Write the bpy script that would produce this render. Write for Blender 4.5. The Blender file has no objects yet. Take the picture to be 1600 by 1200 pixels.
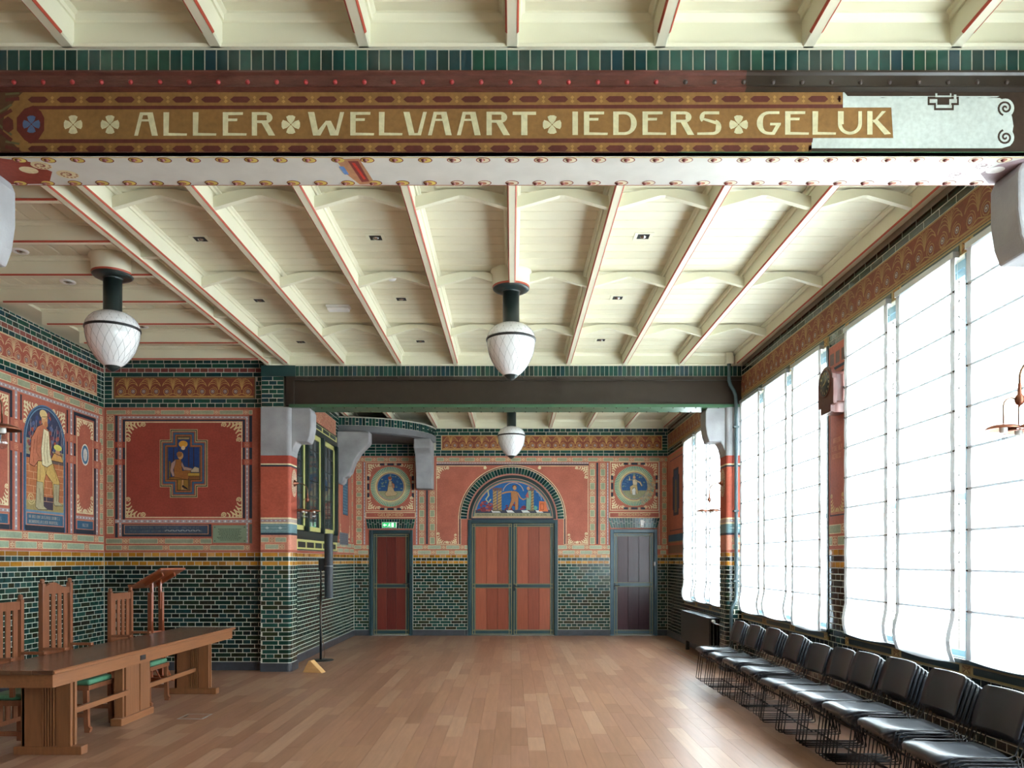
import bpy, math, random
from mathutils import Vector, Matrix, Euler

C = bpy.context.scene.collection
scene = bpy.context.scene
R = random.Random(7)
PI = math.pi

# ------------------------------------------------------------------ camera
cam_d = bpy.data.cameras.new('camera')
cam = bpy.data.objects.new('camera', cam_d)
C.objects.link(cam)
cam.location = (0, 0, 1.6)
cam.rotation_euler = (PI / 2, 0, 0)
cam_d.sensor_width = 36.0
cam_d.lens = 1220.0 / 1600.0 * 36.0
cam_d.shift_y = 275.0 / 1600.0
cam_d.clip_start = 0.05
cam_d.clip_end = 300
scene.camera = cam

# ------------------------------------------------------------------ world (overcast daylight)
w = bpy.data.worlds.new('overcast_sky')
scene.world = w
w.use_nodes = True
nt = w.node_tree
nt.nodes.clear()
out = nt.nodes.new('ShaderNodeOutputWorld')
bg = nt.nodes.new('ShaderNodeBackground')
tc = nt.nodes.new('ShaderNodeTexCoord')
sp = nt.nodes.new('ShaderNodeSeparateXYZ')
rp = nt.nodes.new('ShaderNodeValToRGB')
mr = nt.nodes.new('ShaderNodeMapRange')
mr.inputs['From Min'].default_value = -1
mr.inputs['From Max'].default_value = 1
nt.links.new(tc.outputs['Generated'], sp.inputs[0])
nt.links.new(sp.outputs['Z'], mr.inputs['Value'])
nt.links.new(mr.outputs[0], rp.inputs[0])
rp.color_ramp.elements[0].position = 0.46
rp.color_ramp.elements[0].color = (0.62, 0.62, 0.60, 1)
rp.color_ramp.elements[1].position = 0.52
rp.color_ramp.elements[1].color = (0.90, 0.96, 1.0, 1)
nt.links.new(rp.outputs[0], bg.inputs['Color'])
bg.inputs['Strength'].default_value = 7.0
nt.links.new(bg.outputs[0], out.inputs['Surface'])

scene.view_settings.view_transform = 'Standard'
scene.view_settings.look = 'None'
scene.view_settings.gamma = 1
scene.view_settings.use_curve_mapping = False
scene.view_settings.exposure = 2.1

def portal(x, y0, y1, z0, z1):
    d = bpy.data.lights.new('daylight_portal', 'AREA')
    d.shape = 'RECTANGLE'
    d.size = y1 - y0
    d.size_y = z1 - z0
    d.cycles.is_portal = True
    o = bpy.data.objects.new('daylight_portal', d)
    C.objects.link(o)
    o.location = (x, (y0 + y1) / 2, (z0 + z1) / 2)
    o.rotation_euler = (PI / 2, 0, PI / 2)       # looks towards -X, into the room
    return o

# window openings of the right wall (world Y ranges), used for portals and for the wall itself
WIN = [(11.95, 14.90), (8.13, 11.18), (4.62, 7.70), (0.95, 4.20), (-2.3, 0.6)]
WZ0, WZ1 = 0.88, 3.83
for a_, b_ in WIN:
    portal(3.62, a_, b_, WZ0, WZ1)

# ------------------------------------------------------------------ materials
def lin(c):
    r = []
    for v in c[:3]:
        v = v / 255.0
        r.append(v / 12.92 if v <= 0.04045 else ((v + 0.055) / 1.055) ** 2.4)
    return (r[0], r[1], r[2], 1.0)

MATS = {}
def mat(name, col, rough=0.5, metal=0.0, var=0.06, scale=6.0, bump=0.0, stretch=None, spec=0.5, bscale=None, emit=None, estr=1.0, coat=0.0):
    m = bpy.data.materials.new(name)
    m.use_nodes = True
    n = m.node_tree.nodes
    l = m.node_tree.links
    b = n['Principled BSDF']
    b.inputs['Roughness'].default_value = rough
    b.inputs['Metallic'].default_value = metal
    b.inputs['Specular IOR Level'].default_value = spec
    b.inputs['Coat Weight'].default_value = coat
    c = lin(col)
    tcn = n.new('ShaderNodeTexCoord')
    mp = n.new('ShaderNodeMapping')
    if stretch:
        mp.inputs['Scale'].default_value = stretch
    l.new(tcn.outputs['Object'], mp.inputs[0])
    nz = n.new('ShaderNodeTexNoise')
    nz.inputs['Scale'].default_value = scale
    nz.inputs['Detail'].default_value = 4
    l.new(mp.outputs[0], nz.inputs['Vector'])
    mx = n.new('ShaderNodeMix')
    mx.data_type = 'RGBA'
    l.new(nz.outputs['Fac'], mx.inputs['Factor'])
    mx.inputs[6].default_value = tuple(max(0, v * (1 - 2 * var)) for v in c[:3]) + (1,)
    mx.inputs[7].default_value = tuple(min(1, v * (1 + 2 * var)) for v in c[:3]) + (1,)
    l.new(mx.outputs[2], b.inputs['Base Color'])
    if bump:
        nb = n.new('ShaderNodeTexNoise')
        nb.inputs['Scale'].default_value = bscale or scale * 4
        l.new(mp.outputs[0], nb.inputs['Vector'])
        bp = n.new('ShaderNodeBump')
        bp.inputs['Strength'].default_value = bump
        bp.inputs['Distance'].default_value = 0.01
        l.new(nb.outputs['Fac'], bp.inputs['Height'])
        l.new(bp.outputs[0], b.inputs['Normal'])
    if emit:
        b.inputs['Emission Color'].default_value = lin(emit)
        b.inputs['Emission Strength'].default_value = estr
    MATS[name] = m
    return m

def ramp_mat(name, cols, rough, bump=0.0, wood=False, var=0.1, coat=0.0, stretch=(1, 1, 1), nscale=8.0, grain=0.3, spec=0.5):
    """one colour out of a list for each object or each loose island"""
    m = bpy.data.materials.new(name)
    m.use_nodes = True
    n = m.node_tree.nodes
    l = m.node_tree.links
    b = n['Principled BSDF']
    b.inputs['Roughness'].default_value = rough
    b.inputs['Coat Weight'].default_value = coat
    b.inputs['Specular IOR Level'].default_value = spec
    oi = n.new('ShaderNodeObjectInfo')
    ge = n.new('ShaderNodeNewGeometry')
    ad = n.new('ShaderNodeMath'); ad.operation = 'ADD'
    fr = n.new('ShaderNodeMath'); fr.operation = 'FRACT'
    l.new(oi.outputs['Random'], ad.inputs[0])
    l.new(ge.outputs['Random Per Island'], ad.inputs[1])
    l.new(ad.outputs[0], fr.inputs[0])
    rp = n.new('ShaderNodeValToRGB')
    rp.color_ramp.interpolation = 'CONSTANT'
    el = rp.color_ramp.elements
    el[0].position = 0; el[0].color = lin(cols[0])
    el[1].position = 1.0 / len(cols); el[1].color = lin(cols[1])
    for i in range(2, len(cols)):
        e = el.new(i / len(cols)); e.color = lin(cols[i])
    l.new(fr.outputs[0], rp.inputs[0])
    tcn = n.new('ShaderNodeTexCoord')
    mp = n.new('ShaderNodeMapping')
    mp.inputs['Scale'].default_value = stretch
    vm = n.new('ShaderNodeVectorMath'); vm.operation = 'ADD'
    l.new(tcn.outputs['Object'], mp.inputs[0])
    l.new(mp.outputs[0], vm.inputs[0])
    cb = n.new('ShaderNodeCombineXYZ')
    ml = n.new('ShaderNodeMath'); ml.operation = 'MULTIPLY'; ml.inputs[1].default_value = 37.0
    l.new(fr.outputs[0], ml.inputs[0])
    l.new(ml.outputs[0], cb.inputs[0]); l.new(ml.outputs[0], cb.inputs[2])
    l.new(cb.outputs[0], vm.inputs[1])
    nz = n.new('ShaderNodeTexNoise')
    nz.inputs['Scale'].default_value = nscale
    nz.inputs['Detail'].default_value = 6
    l.new(vm.outputs[0], nz.inputs['Vector'])
    mr = n.new('ShaderNodeMapRange')
    mr.inputs['From Min'].default_value = 0.25; mr.inputs['From Max'].default_value = 0.75
    mr.inputs['To Min'].default_value = 1 - grain; mr.inputs['To Max'].default_value = 1 + grain
    l.new(nz.outputs['Fac'], mr.inputs['Value'])
    mx = n.new('ShaderNodeVectorMath'); mx.operation = 'SCALE'
    l.new(rp.outputs[0], mx.inputs[0]); l.new(mr.outputs[0], mx.inputs['Scale'])
    l.new(mx.outputs[0], b.inputs['Base Color'])
    if bump:
        nb = n.new('ShaderNodeTexNoise')
        nb.inputs['Scale'].default_value = nscale * 3
        l.new(vm.outputs[0], nb.inputs['Vector'])
        bp = n.new('ShaderNodeBump')
        bp.inputs['Strength'].default_value = bump
        bp.inputs['Distance'].default_value = 0.004
        l.new(nb.outputs['Fac'], bp.inputs['Height'])
        l.new(bp.outputs[0], b.inputs['Normal'])
    MATS[name] = m
    return m

def paint_material():
    m = bpy.data.materials.new('painted_decoration')
    m.use_nodes = True
    n = m.node_tree.nodes
    l = m.node_tree.links
    b = n['Principled BSDF']
    b.inputs['Roughness'].default_value = 0.62
    b.inputs['Specular IOR Level'].default_value = 0.3
    at = n.new('ShaderNodeAttribute')
    at.attribute_name = 'Col'
    tcn = n.new('ShaderNodeTexCoord')
    nz = n.new('ShaderNodeTexNoise')
    nz.inputs['Scale'].default_value = 3.0
    nz.inputs['Detail'].default_value = 8
    nz.inputs['Roughness'].default_value = 0.65
    l.new(tcn.outputs['Object'], nz.inputs['Vector'])
    mr = n.new('ShaderNodeMapRange')
    mr.inputs['From Min'].default_value = 0.3; mr.inputs['From Max'].default_value = 0.7
    mr.inputs['To Min'].default_value = 0.84; mr.inputs['To Max'].default_value = 1.14
    l.new(nz.outputs['Fac'], mr.inputs['Value'])
    mx = n.new('ShaderNodeVectorMath'); mx.operation = 'SCALE'
    l.new(at.outputs['Color'], mx.inputs[0]); l.new(mr.outputs[0], mx.inputs['Scale'])
    nz2 = n.new('ShaderNodeTexNoise'); nz2.inputs['Scale'].default_value = 38.0; nz2.inputs['Detail'].default_value = 6
    l.new(tcn.outputs['Object'], nz2.inputs['Vector'])
    mr2 = n.new('ShaderNodeMapRange')
    mr2.inputs['From Min'].default_value = 0.3; mr2.inputs['From Max'].default_value = 0.7
    mr2.inputs['To Min'].default_value = 0.88; mr2.inputs['To Max'].default_value = 1.10
    l.new(nz2.outputs['Fac'], mr2.inputs['Value'])
    mx2 = n.new('ShaderNodeVectorMath'); mx2.operation = 'SCALE'
    l.new(mx.outputs[0], mx2.inputs[0]); l.new(mr2.outputs[0], mx2.inputs['Scale'])
    l.new(mx2.outputs[0], b.inputs['Base Color'])
    MATS['paint'] = m
    return m

PAINT = paint_material()
CREAM = mat('cream_paint', (222, 219, 195), 0.45, var=0.04, scale=3, bump=0.05, stretch=(1, 1, 1))
BOARD = ramp_mat('cream_boards', [(221, 216, 191), (216, 211, 185), (223, 219, 195), (218, 213, 188)], 0.42, bump=0.06, nscale=3, grain=0.05, stretch=(1, 1, 1))
STRIPE = mat('red_stripe', (178, 78, 58), 0.5, var=0.05)
GREEN = ramp_mat('green_glaze', [(26, 56, 48), (32, 66, 58), (24, 48, 42), (44, 50, 32), (28, 58, 54), (36, 70, 62), (48, 46, 30), (26, 52, 42), (32, 62, 64), (38, 54, 36), (44, 44, 36), (28, 56, 50)], 0.13, bump=0.12, grain=0.22, nscale=20)
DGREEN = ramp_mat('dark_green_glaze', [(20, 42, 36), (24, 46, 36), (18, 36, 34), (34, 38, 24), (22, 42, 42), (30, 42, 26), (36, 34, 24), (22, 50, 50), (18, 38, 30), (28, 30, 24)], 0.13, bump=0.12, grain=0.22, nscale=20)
BANDG = ramp_mat('band_green_glaze', [(24, 62, 58), (30, 72, 64), (24, 58, 60), (32, 76, 68), (22, 52, 48), (28, 60, 68), (34, 74, 60)], 0.12, bump=0.12, grain=0.2, nscale=14)
OCHRE = ramp_mat('ochre_glaze', [(176, 118, 32), (160, 104, 28), (186, 130, 48), (190, 140, 78), (168, 112, 26), (150, 98, 30)], 0.15, bump=0.1, grain=0.2, nscale=16)
PINKB = ramp_mat('red_glaze', [(128, 72, 68), (116, 62, 58), (136, 80, 76), (120, 70, 60)], 0.2, bump=0.1, grain=0.15, nscale=16)
MORTAR = mat('pale_mortar', (190, 188, 174), 0.85, var=0.08, scale=20)
SLATE = mat('slate_plinth', (60, 63, 70), 0.32, var=0.2, scale=9, bump=0.1)
STONE = mat('grey_stone', (152, 152, 155), 0.8, var=0.22, scale=3.5, bump=0.25, bscale=70)
REDP = mat('red_plaster', (170, 84, 64), 0.6, var=0.1, scale=2.5, bump=0.04)
WHITEW = mat('white_plaster', (215, 213, 205), 0.7)
STEEL_D = mat('brown_steel_paint', (48, 40, 34), 0.28, var=0.12, scale=8, bump=0.05)
STEEL_M = mat('maroon_worn_steel', (92, 52, 44), 0.42, var=0.35, scale=30, bump=0.3, stretch=(0.35, 1, 1))
STEEL_G = mat('green_steel_paint', (62, 98, 72), 0.35, var=0.1, scale=6)
STEEL_W = mat('white_steel_paint', (204, 203, 196), 0.4, var=0.06, scale=7, bump=0.04)
RIVR = mat('red_rivet', (150, 48, 48), 0.35, var=0.2, scale=20)
RIVD = mat('dark_rivet', (60, 50, 46), 0.35)
TEAL = mat('teal_door_paint', (36, 62, 68), 0.32, var=0.1, scale=5)
TEALB = mat('blue_sheen_door_paint', (66, 92, 106), 0.3, var=0.08, scale=5)  # right door frame; bluish reflected sheen worked into the teal paint
DGRN = mat('dark_green_paint', (30, 46, 46), 0.35, var=0.08)
YELP = mat('pale_yellow_paint', (196, 192, 122), 0.4, var=0.05)
KHAKI = mat('khaki_line_paint', (150, 138, 94), 0.7, var=0.08)
DOORW = ramp_mat('teak_planks', [(146, 74, 50), (136, 66, 46), (156, 82, 58), (128, 60, 46)], 0.3, bump=0.1, nscale=5, grain=0.14, stretch=(8, 8, 0.6))
DOORR = ramp_mat('dark_red_planks', [(104, 40, 32), (96, 36, 30), (112, 46, 36)], 0.3, bump=0.1, nscale=5, grain=0.16, stretch=(8, 8, 0.6))
DOORP = ramp_mat('purple_sheen_planks', [(70, 44, 52), (62, 40, 48), (76, 50, 58)], 0.26, bump=0.15, nscale=5, grain=0.16, stretch=(8, 8, 0.6))  # right door planks; purple tint is reflected sheen put into the colour
OAKT = mat('brown_oak', (134, 86, 54), 0.32, var=0.14, scale=5, bump=0.08, stretch=(9, 0.8, 9), coat=0.15)
OAKV = mat('brown_oak_upright', (128, 82, 52), 0.34, var=0.14, scale=5, bump=0.08, stretch=(9, 9, 0.8), coat=0.1)
OAKTOP = ramp_mat('oak_top_boards', [(96, 66, 48), (88, 60, 44), (104, 72, 52)], 0.24, bump=0.05, nscale=4, grain=0.16, stretch=(9, 0.7, 9))
CHW = mat('chair_oak', (124, 76, 52), 0.2, var=0.14, scale=6, bump=0.06, stretch=(9, 9, 0.9), coat=0.2)
LECW = mat('red_oak', (142, 70, 36), 0.3, var=0.14, scale=6, stretch=(9, 9, 0.9), coat=0.2)
GSEAT = mat('green_leather', (84, 140, 108), 0.45, var=0.15, scale=12, bump=0.1)
BLACKM = mat('black_metal', (26, 30, 34), 0.35, var=0.1)
PENDM = mat('dark_green_metal', (38, 50, 50), 0.28, var=0.15, scale=6)
OPAL = mat('opal_glass', (238, 240, 242), 0.12, var=0.01, coat=0.4)
COPPER = mat('copper', (152, 98, 78), 0.34, metal=0.9, var=0.15, scale=12)
BRASS = mat('bronze_wire', (120, 92, 72), 0.35, metal=0.8)
PORC = mat('white_porcelain', (225, 225, 220), 0.2)
PLAST = mat('charcoal_plastic', (52, 56, 64), 0.3, var=0.03)
ROD = mat('dark_steel_rod', (40, 40, 44), 0.25, metal=0.4)
RADM = mat('anthracite_enamel', (54, 52, 50), 0.4, var=0.05)
RADT = mat('anthracite_top', (70, 74, 80), 0.25)
PIPEM = mat('blue_grey_pipe', (72, 92, 98), 0.25)
CHROME = mat('steel_bright', (180, 180, 182), 0.2, metal=0.9)
WPL = mat('white_plastic', (232, 232, 230), 0.4)
CLOCKW = mat('clock_mahogany', (88, 46, 38), 0.35, var=0.15, scale=6, stretch=(6, 6, 1), bump=0.05)
PINE = mat('pine_wedge', (206, 160, 104), 0.5, var=0.1, scale=6, stretch=(1, 6, 6))
ALU = mat('aluminium_frame', (168, 170, 172), 0.35, metal=0.5)
BLK = mat('matt_black', (14, 14, 15), 0.6)
FRAMEW = mat('pale_blue_frame', (136, 168, 180), 0.35)
SOFF = mat('shadow_toned_render', (72, 72, 74), 0.8, var=0.15, scale=5, bump=0.1)  # gallery soffit; shadow beneath the gallery is darkened into the colour
FLOORW = ramp_mat('oak_floor', [(152, 113, 90), (144, 105, 82), (156, 119, 95), (140, 102, 79), (152, 113, 88), (146, 107, 86), (162, 127, 103), (142, 104, 81)], 0.36, bump=0.04, nscale=3.5, grain=0.13, stretch=(9, 0.7, 1), spec=0.45)
FLOORB = mat('floor_joint', (70, 48, 36), 0.7)

def glass_mat():
    m = bpy.data.materials.new('window_glass'); m.use_nodes = True
    n = m.node_tree.nodes; l = m.node_tree.links
    n.clear()
    o = n.new('ShaderNodeOutputMaterial'); t = n.new('ShaderNodeBsdfTransparent'); g = n.new('ShaderNodeBsdfGlossy')
    g.inputs['Roughness'].default_value = 0.03
    mx = n.new('ShaderNodeMixShader'); f = n.new('ShaderNodeFresnel'); f.inputs[0].default_value = 1.08
    mx.inputs[0].default_value = 0.03; l.new(t.outputs[0], mx.inputs[1]); l.new(g.outputs[0], mx.inputs[2]); l.new(mx.outputs[0], o.inputs[0])
    t.inputs[0].default_value = (0.95, 0.98, 0.98, 1)
    return m
GLASS = glass_mat()
def bulb_mat():
    m = GLASS.copy(); m.name = 'clear_bulb_glass'
    m.node_tree.nodes['Transparent BSDF'].inputs[0].default_value = (0.86, 0.9, 0.92, 1)
    for nd in m.node_tree.nodes:
        if nd.type == 'MIX_SHADER': nd.inputs[0].default_value = 0.12
    return m
BULB = bulb_mat()
def fabric_mat(name, tr, tl, df, dc=(0.8, 0.82, 0.84, 1)):
    m = bpy.data.materials.new(name); m.use_nodes = True
    n = m.node_tree.nodes; l = m.node_tree.links
    n.clear()
    o = n.new('ShaderNodeOutputMaterial')
    a = n.new('ShaderNodeBsdfTransparent'); b = n.new('ShaderNodeBsdfTranslucent'); d = n.new('ShaderNodeBsdfDiffuse')
    a.inputs[0].default_value = (1, 1, 1, 1); b.inputs[0].default_value = (0.92, 0.96, 1.0, 1); d.inputs[0].default_value = dc
    m1 = n.new('ShaderNodeMixShader'); m2 = n.new('ShaderNodeMixShader')
    m1.inputs[0].default_value = df / (df + tl)
    l.new(b.outputs[0], m1.inputs[1]); l.new(d.outputs[0], m1.inputs[2])
    m2.inputs[0].default_value = 1 - tr
    l.new(a.outputs[0], m2.inputs[1]); l.new(m1.outputs[0], m2.inputs[2])
    l.new(m2.outputs[0], o.inputs[0])
    return m
FABRIC = fabric_mat('sheer_white_fabric', 0.25, 0.5, 0.25)
HEMF = fabric_mat('doubled_white_fabric', 0.0, 0.045, 0.96, (0.62, 0.66, 0.7, 1))
HEMS = fabric_mat('seam_fabric', 0.0, 0.22, 0.93, (0.6, 0.64, 0.68, 1))
DARKG = mat('dark_leaded_glass', (58, 70, 74), 0.06, var=0.25, scale=3, coat=0.6)
EXITG = mat('exit_green', (30, 165, 95), 0.4, emit=(30, 190, 100), estr=0.22)
EXITW = mat('exit_white', (235, 240, 235), 0.4, emit=(225, 245, 235), estr=0.22)

# ------------------------------------------------------------------ mesh builder
class MB:
    def __init__(s):
        s.v = []; s.f = []; s.c = []; s.sm = []
    def face(s, idx, col=None, smooth=False):
        s.f.append(tuple(idx)); s.c.append(col); s.sm.append(smooth)
    def box(s, x0, y0, z0, x1, y1, z1, col=None):
        b = len(s.v)
        s.v += [(x0, y0, z0), (x1, y0, z0), (x1, y1, z0), (x0, y1, z0), (x0, y0, z1), (x1, y0, z1), (x1, y1, z1), (x0, y1, z1)]
        for q in ((0, 3, 2, 1), (4, 5, 6, 7), (0, 1, 5, 4), (1, 2, 6, 5), (2, 3, 7, 6), (3, 0, 4, 7)):
            s.face([b + i for i in q], col)
        return s
    def prism(s, pts, axis, a0, a1, col=None, smooth=False):
        """pts: 2D outline; axis 'x': (y,z) outline, 'y': (x,z), 'z': (x,y)"""
        n = len(pts); b = len(s.v)
        def mk(p, a):
            if axis == 'x': return (a, p[0], p[1])
            if axis == 'y': return (p[0], a, p[1])
            return (p[0], p[1], a)
        s.v += [mk(p, a0) for p in pts] + [mk(p, a1) for p in pts]
        s.face([b + i for i in range(n)][::-1], col)
        s.face([b + n + i for i in range(n)], col)
        for i in range(n):
            j = (i + 1) % n
            s.face([b + i, b + j, b + n + j, b + n + i], col, smooth)
        return s
    def tube(s, path, r, seg=8, col=None, cap=True, closed=False):
        P = [Vector(p) for p in path]
        n = len(P); b = len(s.v)
        rr = r if isinstance(r, (list, tuple)) else [r] * n
        up = None
        for i, p in enumerate(P):
            if closed: t = P[(i + 1) % n] - P[i - 1]
            elif i == 0: t = P[1] - P[0]
            elif i == n - 1: t = P[-1] - P[-2]
            else: t = (P[i + 1] - P[i]).normalized() + (P[i] - P[i - 1]).normalized()
            t.normalize()
            if up is None:
                up = Vector((0, 0, 1)) if abs(t.z) < 0.9 else Vector((1, 0, 0))
            a = t.cross(up)
            if a.length < 1e-5:
                a = t.cross(Vector((0.3, 1, 0.2)))
            a.normalize(); bb = a.cross(t).normalized(); up = bb
            for k in range(seg):
                an = 2 * PI * k / seg
                s.v.append(tuple(p + (a * math.cos(an) + bb * math.sin(an)) * rr[i]))
        m = n if closed else n - 1
        for i in range(m):
            j = (i + 1) % n
            for k in range(seg):
                q = (k + 1) % seg
                s.face([b + i * seg + k, b + i * seg + q, b + j * seg + q, b + j * seg + k], col, True)
        if cap and not closed:
            s.face([b + k for k in range(seg)][::-1], col)
            s.face([b + (n - 1) * seg + k for k in range(seg)], col)
        return s
    def lathe(s, prof, cx=0, cy=0, seg=32, col=None, smooth=True, axis='z', cz=0):
        b = len(s.v); n = len(prof)
        for r, z in prof:
            for k in range(seg):
                a = 2 * PI * k / seg
                if axis == 'z': s.v.append((cx + r * math.cos(a), cy + r * math.sin(a), z))
                elif axis == 'y': s.v.append((cx + r * math.cos(a), z, cz + r * math.sin(a)))
                else: s.v.append((z, cy + r * math.cos(a), cz + r * math.sin(a)))
        for i in range(n - 1):
            for k in range(seg):
                q = (k + 1) % seg
                s.face([b + i * seg + k, b + i * seg + q, b + (i + 1) * seg + q, b + (i + 1) * seg + k], col, smooth)
        return s
    def mesh(s, name, material, smooth_all=False):
        me = bpy.data.meshes.new(name)
        me.from_pydata(s.v, [], s.f)
        mats = material if isinstance(material, (list, tuple)) else [material]
        for m in mats:
            me.materials.append(m)
        if any(s.sm):
            me.polygons.foreach_set('use_smooth', s.sm)
        if any(c is not None for c in s.c):
            at = me.color_attributes.new('Col', 'FLOAT_COLOR', 'CORNER')
            buf = []
            for f, c in zip(s.f, s.c):
                cc = lin(c) if c else (0.5, 0.5, 0.5, 1)
                buf += list(cc) * len(f)
            at.data.foreach_set('color', buf)
        me.update()
        return me
    def build(s, name, material, parent=None, loc=(0, 0, 0), rot=(0, 0, 0), fix=False, bevel=0):
        me = s.mesh(name, material)
        o = bpy.data.objects.new(name, me)
        C.objects.link(o)
        o.location = loc; o.rotation_euler = rot
        if parent: o.parent = parent
        if fix:
            fixn(o)
        if bevel:
            md = o.modifiers.new('bevel', 'BEVEL'); md.width = bevel; md.segments = 2; md.limit_method = 'ANGLE'
        return o

def build_each(m, name, material, parent=None, **kw):
    """every loose piece of the builder becomes an object of its own"""
    n = len(m.v); par = list(range(n))
    def find(i):
        while par[i] != i:
            par[i] = par[par[i]]; i = par[i]
        return i
    for f in m.f:
        r0 = find(f[0])
        for i in f[1:]:
            r = find(i)
            if r != r0: par[r] = r0
    groups = {}
    for k, f in enumerate(m.f): groups.setdefault(find(f[0]), []).append(k)
    outl = []
    for g in groups.values():
        mm = MB(); mp = {}
        for k in g:
            f = m.f[k]
            for i in f:
                if i not in mp: mp[i] = len(mm.v); mm.v.append(m.v[i])
            mm.face([mp[i] for i in f], m.c[k], m.sm[k])
        outl.append(mm.build(name, material, parent, **kw))
    return outl

def fixn(o):
    import bmesh
    bm = bmesh.new(); bm.from_mesh(o.data)
    bmesh.ops.recalc_face_normals(bm, faces=bm.faces)
    bm.to_mesh(o.data); bm.free()

def tag(o, label=None, cat=None, group=None, kind=None):
    if label: o['label'] = label
    if cat: o['category'] = cat
    if group: o['group'] = group
    if kind: o['kind'] = kind
    return o
def empty(name, loc=(0, 0, 0), rz=0.0, label=None, cat=None, group=None, kind=None, parent=None):
    o = bpy.data.objects.new(name, None)
    o.empty_display_size = 0.1
    C.objects.link(o)
    o.location = loc; o.rotation_euler = (0, 0, rz)
    if parent: o.parent = parent
    return tag(o, label, cat, group, kind)
def children(o):
    return [c for c in C.objects if c.parent == o]
def copy_tree(o, kids, parent=None):
    c = o.copy(); C.objects.link(c); c.parent = parent
    for ch, sub in kids:
        copy_tree(ch, sub, c)
    return c
def tree_of(o):
    allo = list(C.objects)
    def rec(p): return [(c, rec(c)) for c in allo if c.parent == p]
    return rec(o)

# ------------------------------------------------------------------ flat painting on a plane (local x, z; wall front is -y)
class Canvas:
    def __init__(s, base=0.006, step=0.0007):
        s.m = MB(); s.base = base; s.step = step; s.k = 0
    def d(s, layer):
        s.k = (s.k + 1) % 9
        return -(s.base + s.step * layer + 0.00004 * s.k)
    def poly(s, pts, col, layer=0):
        b = len(s.m.v); y = s.d(layer)
        # counter-clockwise as seen from -y
        a = 0
        for i in range(len(pts)):
            x0, z0 = pts[i]; x1, z1 = pts[(i + 1) % len(pts)]
            a += x0 * z1 - x1 * z0
        if a < 0: pts = pts[::-1]
        s.m.v += [(p[0], y, p[1]) for p in pts]
        s.m.face([b + i for i in range(len(pts))], col)
    def rect(s, x0, z0, x1, z1, col, layer=0):
        if x1 < x0: x0, x1 = x1, x0
        if z1 < z0: z0, z1 = z1, z0
        s.poly([(x0, z0), (x1, z0), (x1, z1), (x0, z1)], col, layer)
    def frame(s, x0, z0, x1, z1, w, col, layer=1):
        if x1 < x0: x0, x1 = x1, x0
        if z1 < z0: z0, z1 = z1, z0
        s.rect(x0, z0, x1, z0 + w, col, layer); s.rect(x0, z1 - w, x1, z1, col, layer)
        s.rect(x0, z0 + w, x0 + w, z1 - w, col, layer); s.rect(x1 - w, z0 + w, x1, z1 - w, col, layer)
    def ellipse(s, cx, cz, rx, rz, col, layer=1, n=28):
        s.poly([(cx + rx * math.cos(2 * PI * i / n), cz + rz * math.sin(2 * PI * i / n)) for i in range(n)], col, layer)
    def ribbon(s, pts, w, col, layer=2, w2=None):
        n = len(pts); L = []; Rr = []
        for i, p in enumerate(pts):
            a = pts[max(0, i - 1)]; b = pts[min(n - 1, i + 1)]
            tx, tz = b[0] - a[0], b[1] - a[1]
            q = math.hypot(tx, tz) or 1
            ww = (w if w2 is None else w + (w2 - w) * i / (n - 1)) / 2
            L.append((p[0] - tz / q * ww, p[1] + tx / q * ww)); Rr.append((p[0] + tz / q * ww, p[1] - tx / q * ww))
        for i in range(n - 1):
            s.poly([L[i], L[i + 1], Rr[i + 1], Rr[i]], col, layer)
    def arc(s, cx, cz, r, a0, a1, w, col, layer=2, n=14, rz=None):
        rz = rz or r
        s.ribbon([(cx + r * math.cos(a0 + (a1 - a0) * i / n), cz + rz * math.sin(a0 + (a1 - a0) * i / n)) for i in range(n + 1)], w, col, layer)
    def spiral(s, cx, cz, r0, r1, a0, turns, w, col, layer=2, n=20, sx=1):
        pts = []
        for i in range(n + 1):
            t = i / n
            a = a0 + turns * 2 * PI * t; r = r0 + (r1 - r0) * t
            pts.append((cx + sx * r * math.cos(a), cz + r * math.sin(a)))
        s.ribbon(pts, w, col, layer)
    def drawn(s, pts, col, layer=2, w=.006, k=.42):
        """a painted shape with its darker drawn contour"""
        s.poly(pts, col, layer)
        s.ribbon(list(pts) + [pts[0]], w, tuple(int(v * k) for v in col), layer + .5)
    def build(s, name, parent, **kw):
        return s.m.build(name, PAINT, parent, **kw)

# palette of the wall painting (sRGB)
RED = (175, 99, 80); RED2 = (163, 86, 70); SAGE = (150, 156, 128); SAGE2 = (164, 170, 146); CRM = (224, 208, 168)
NAVY = (42, 50, 64); BLUE = (58, 96, 122); LILAC = (160, 152, 158); PINK = (196, 130, 108); FRB = (126, 66, 50); GOLD = (190, 150, 88)
TEALC = (86, 140, 150)

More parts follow.
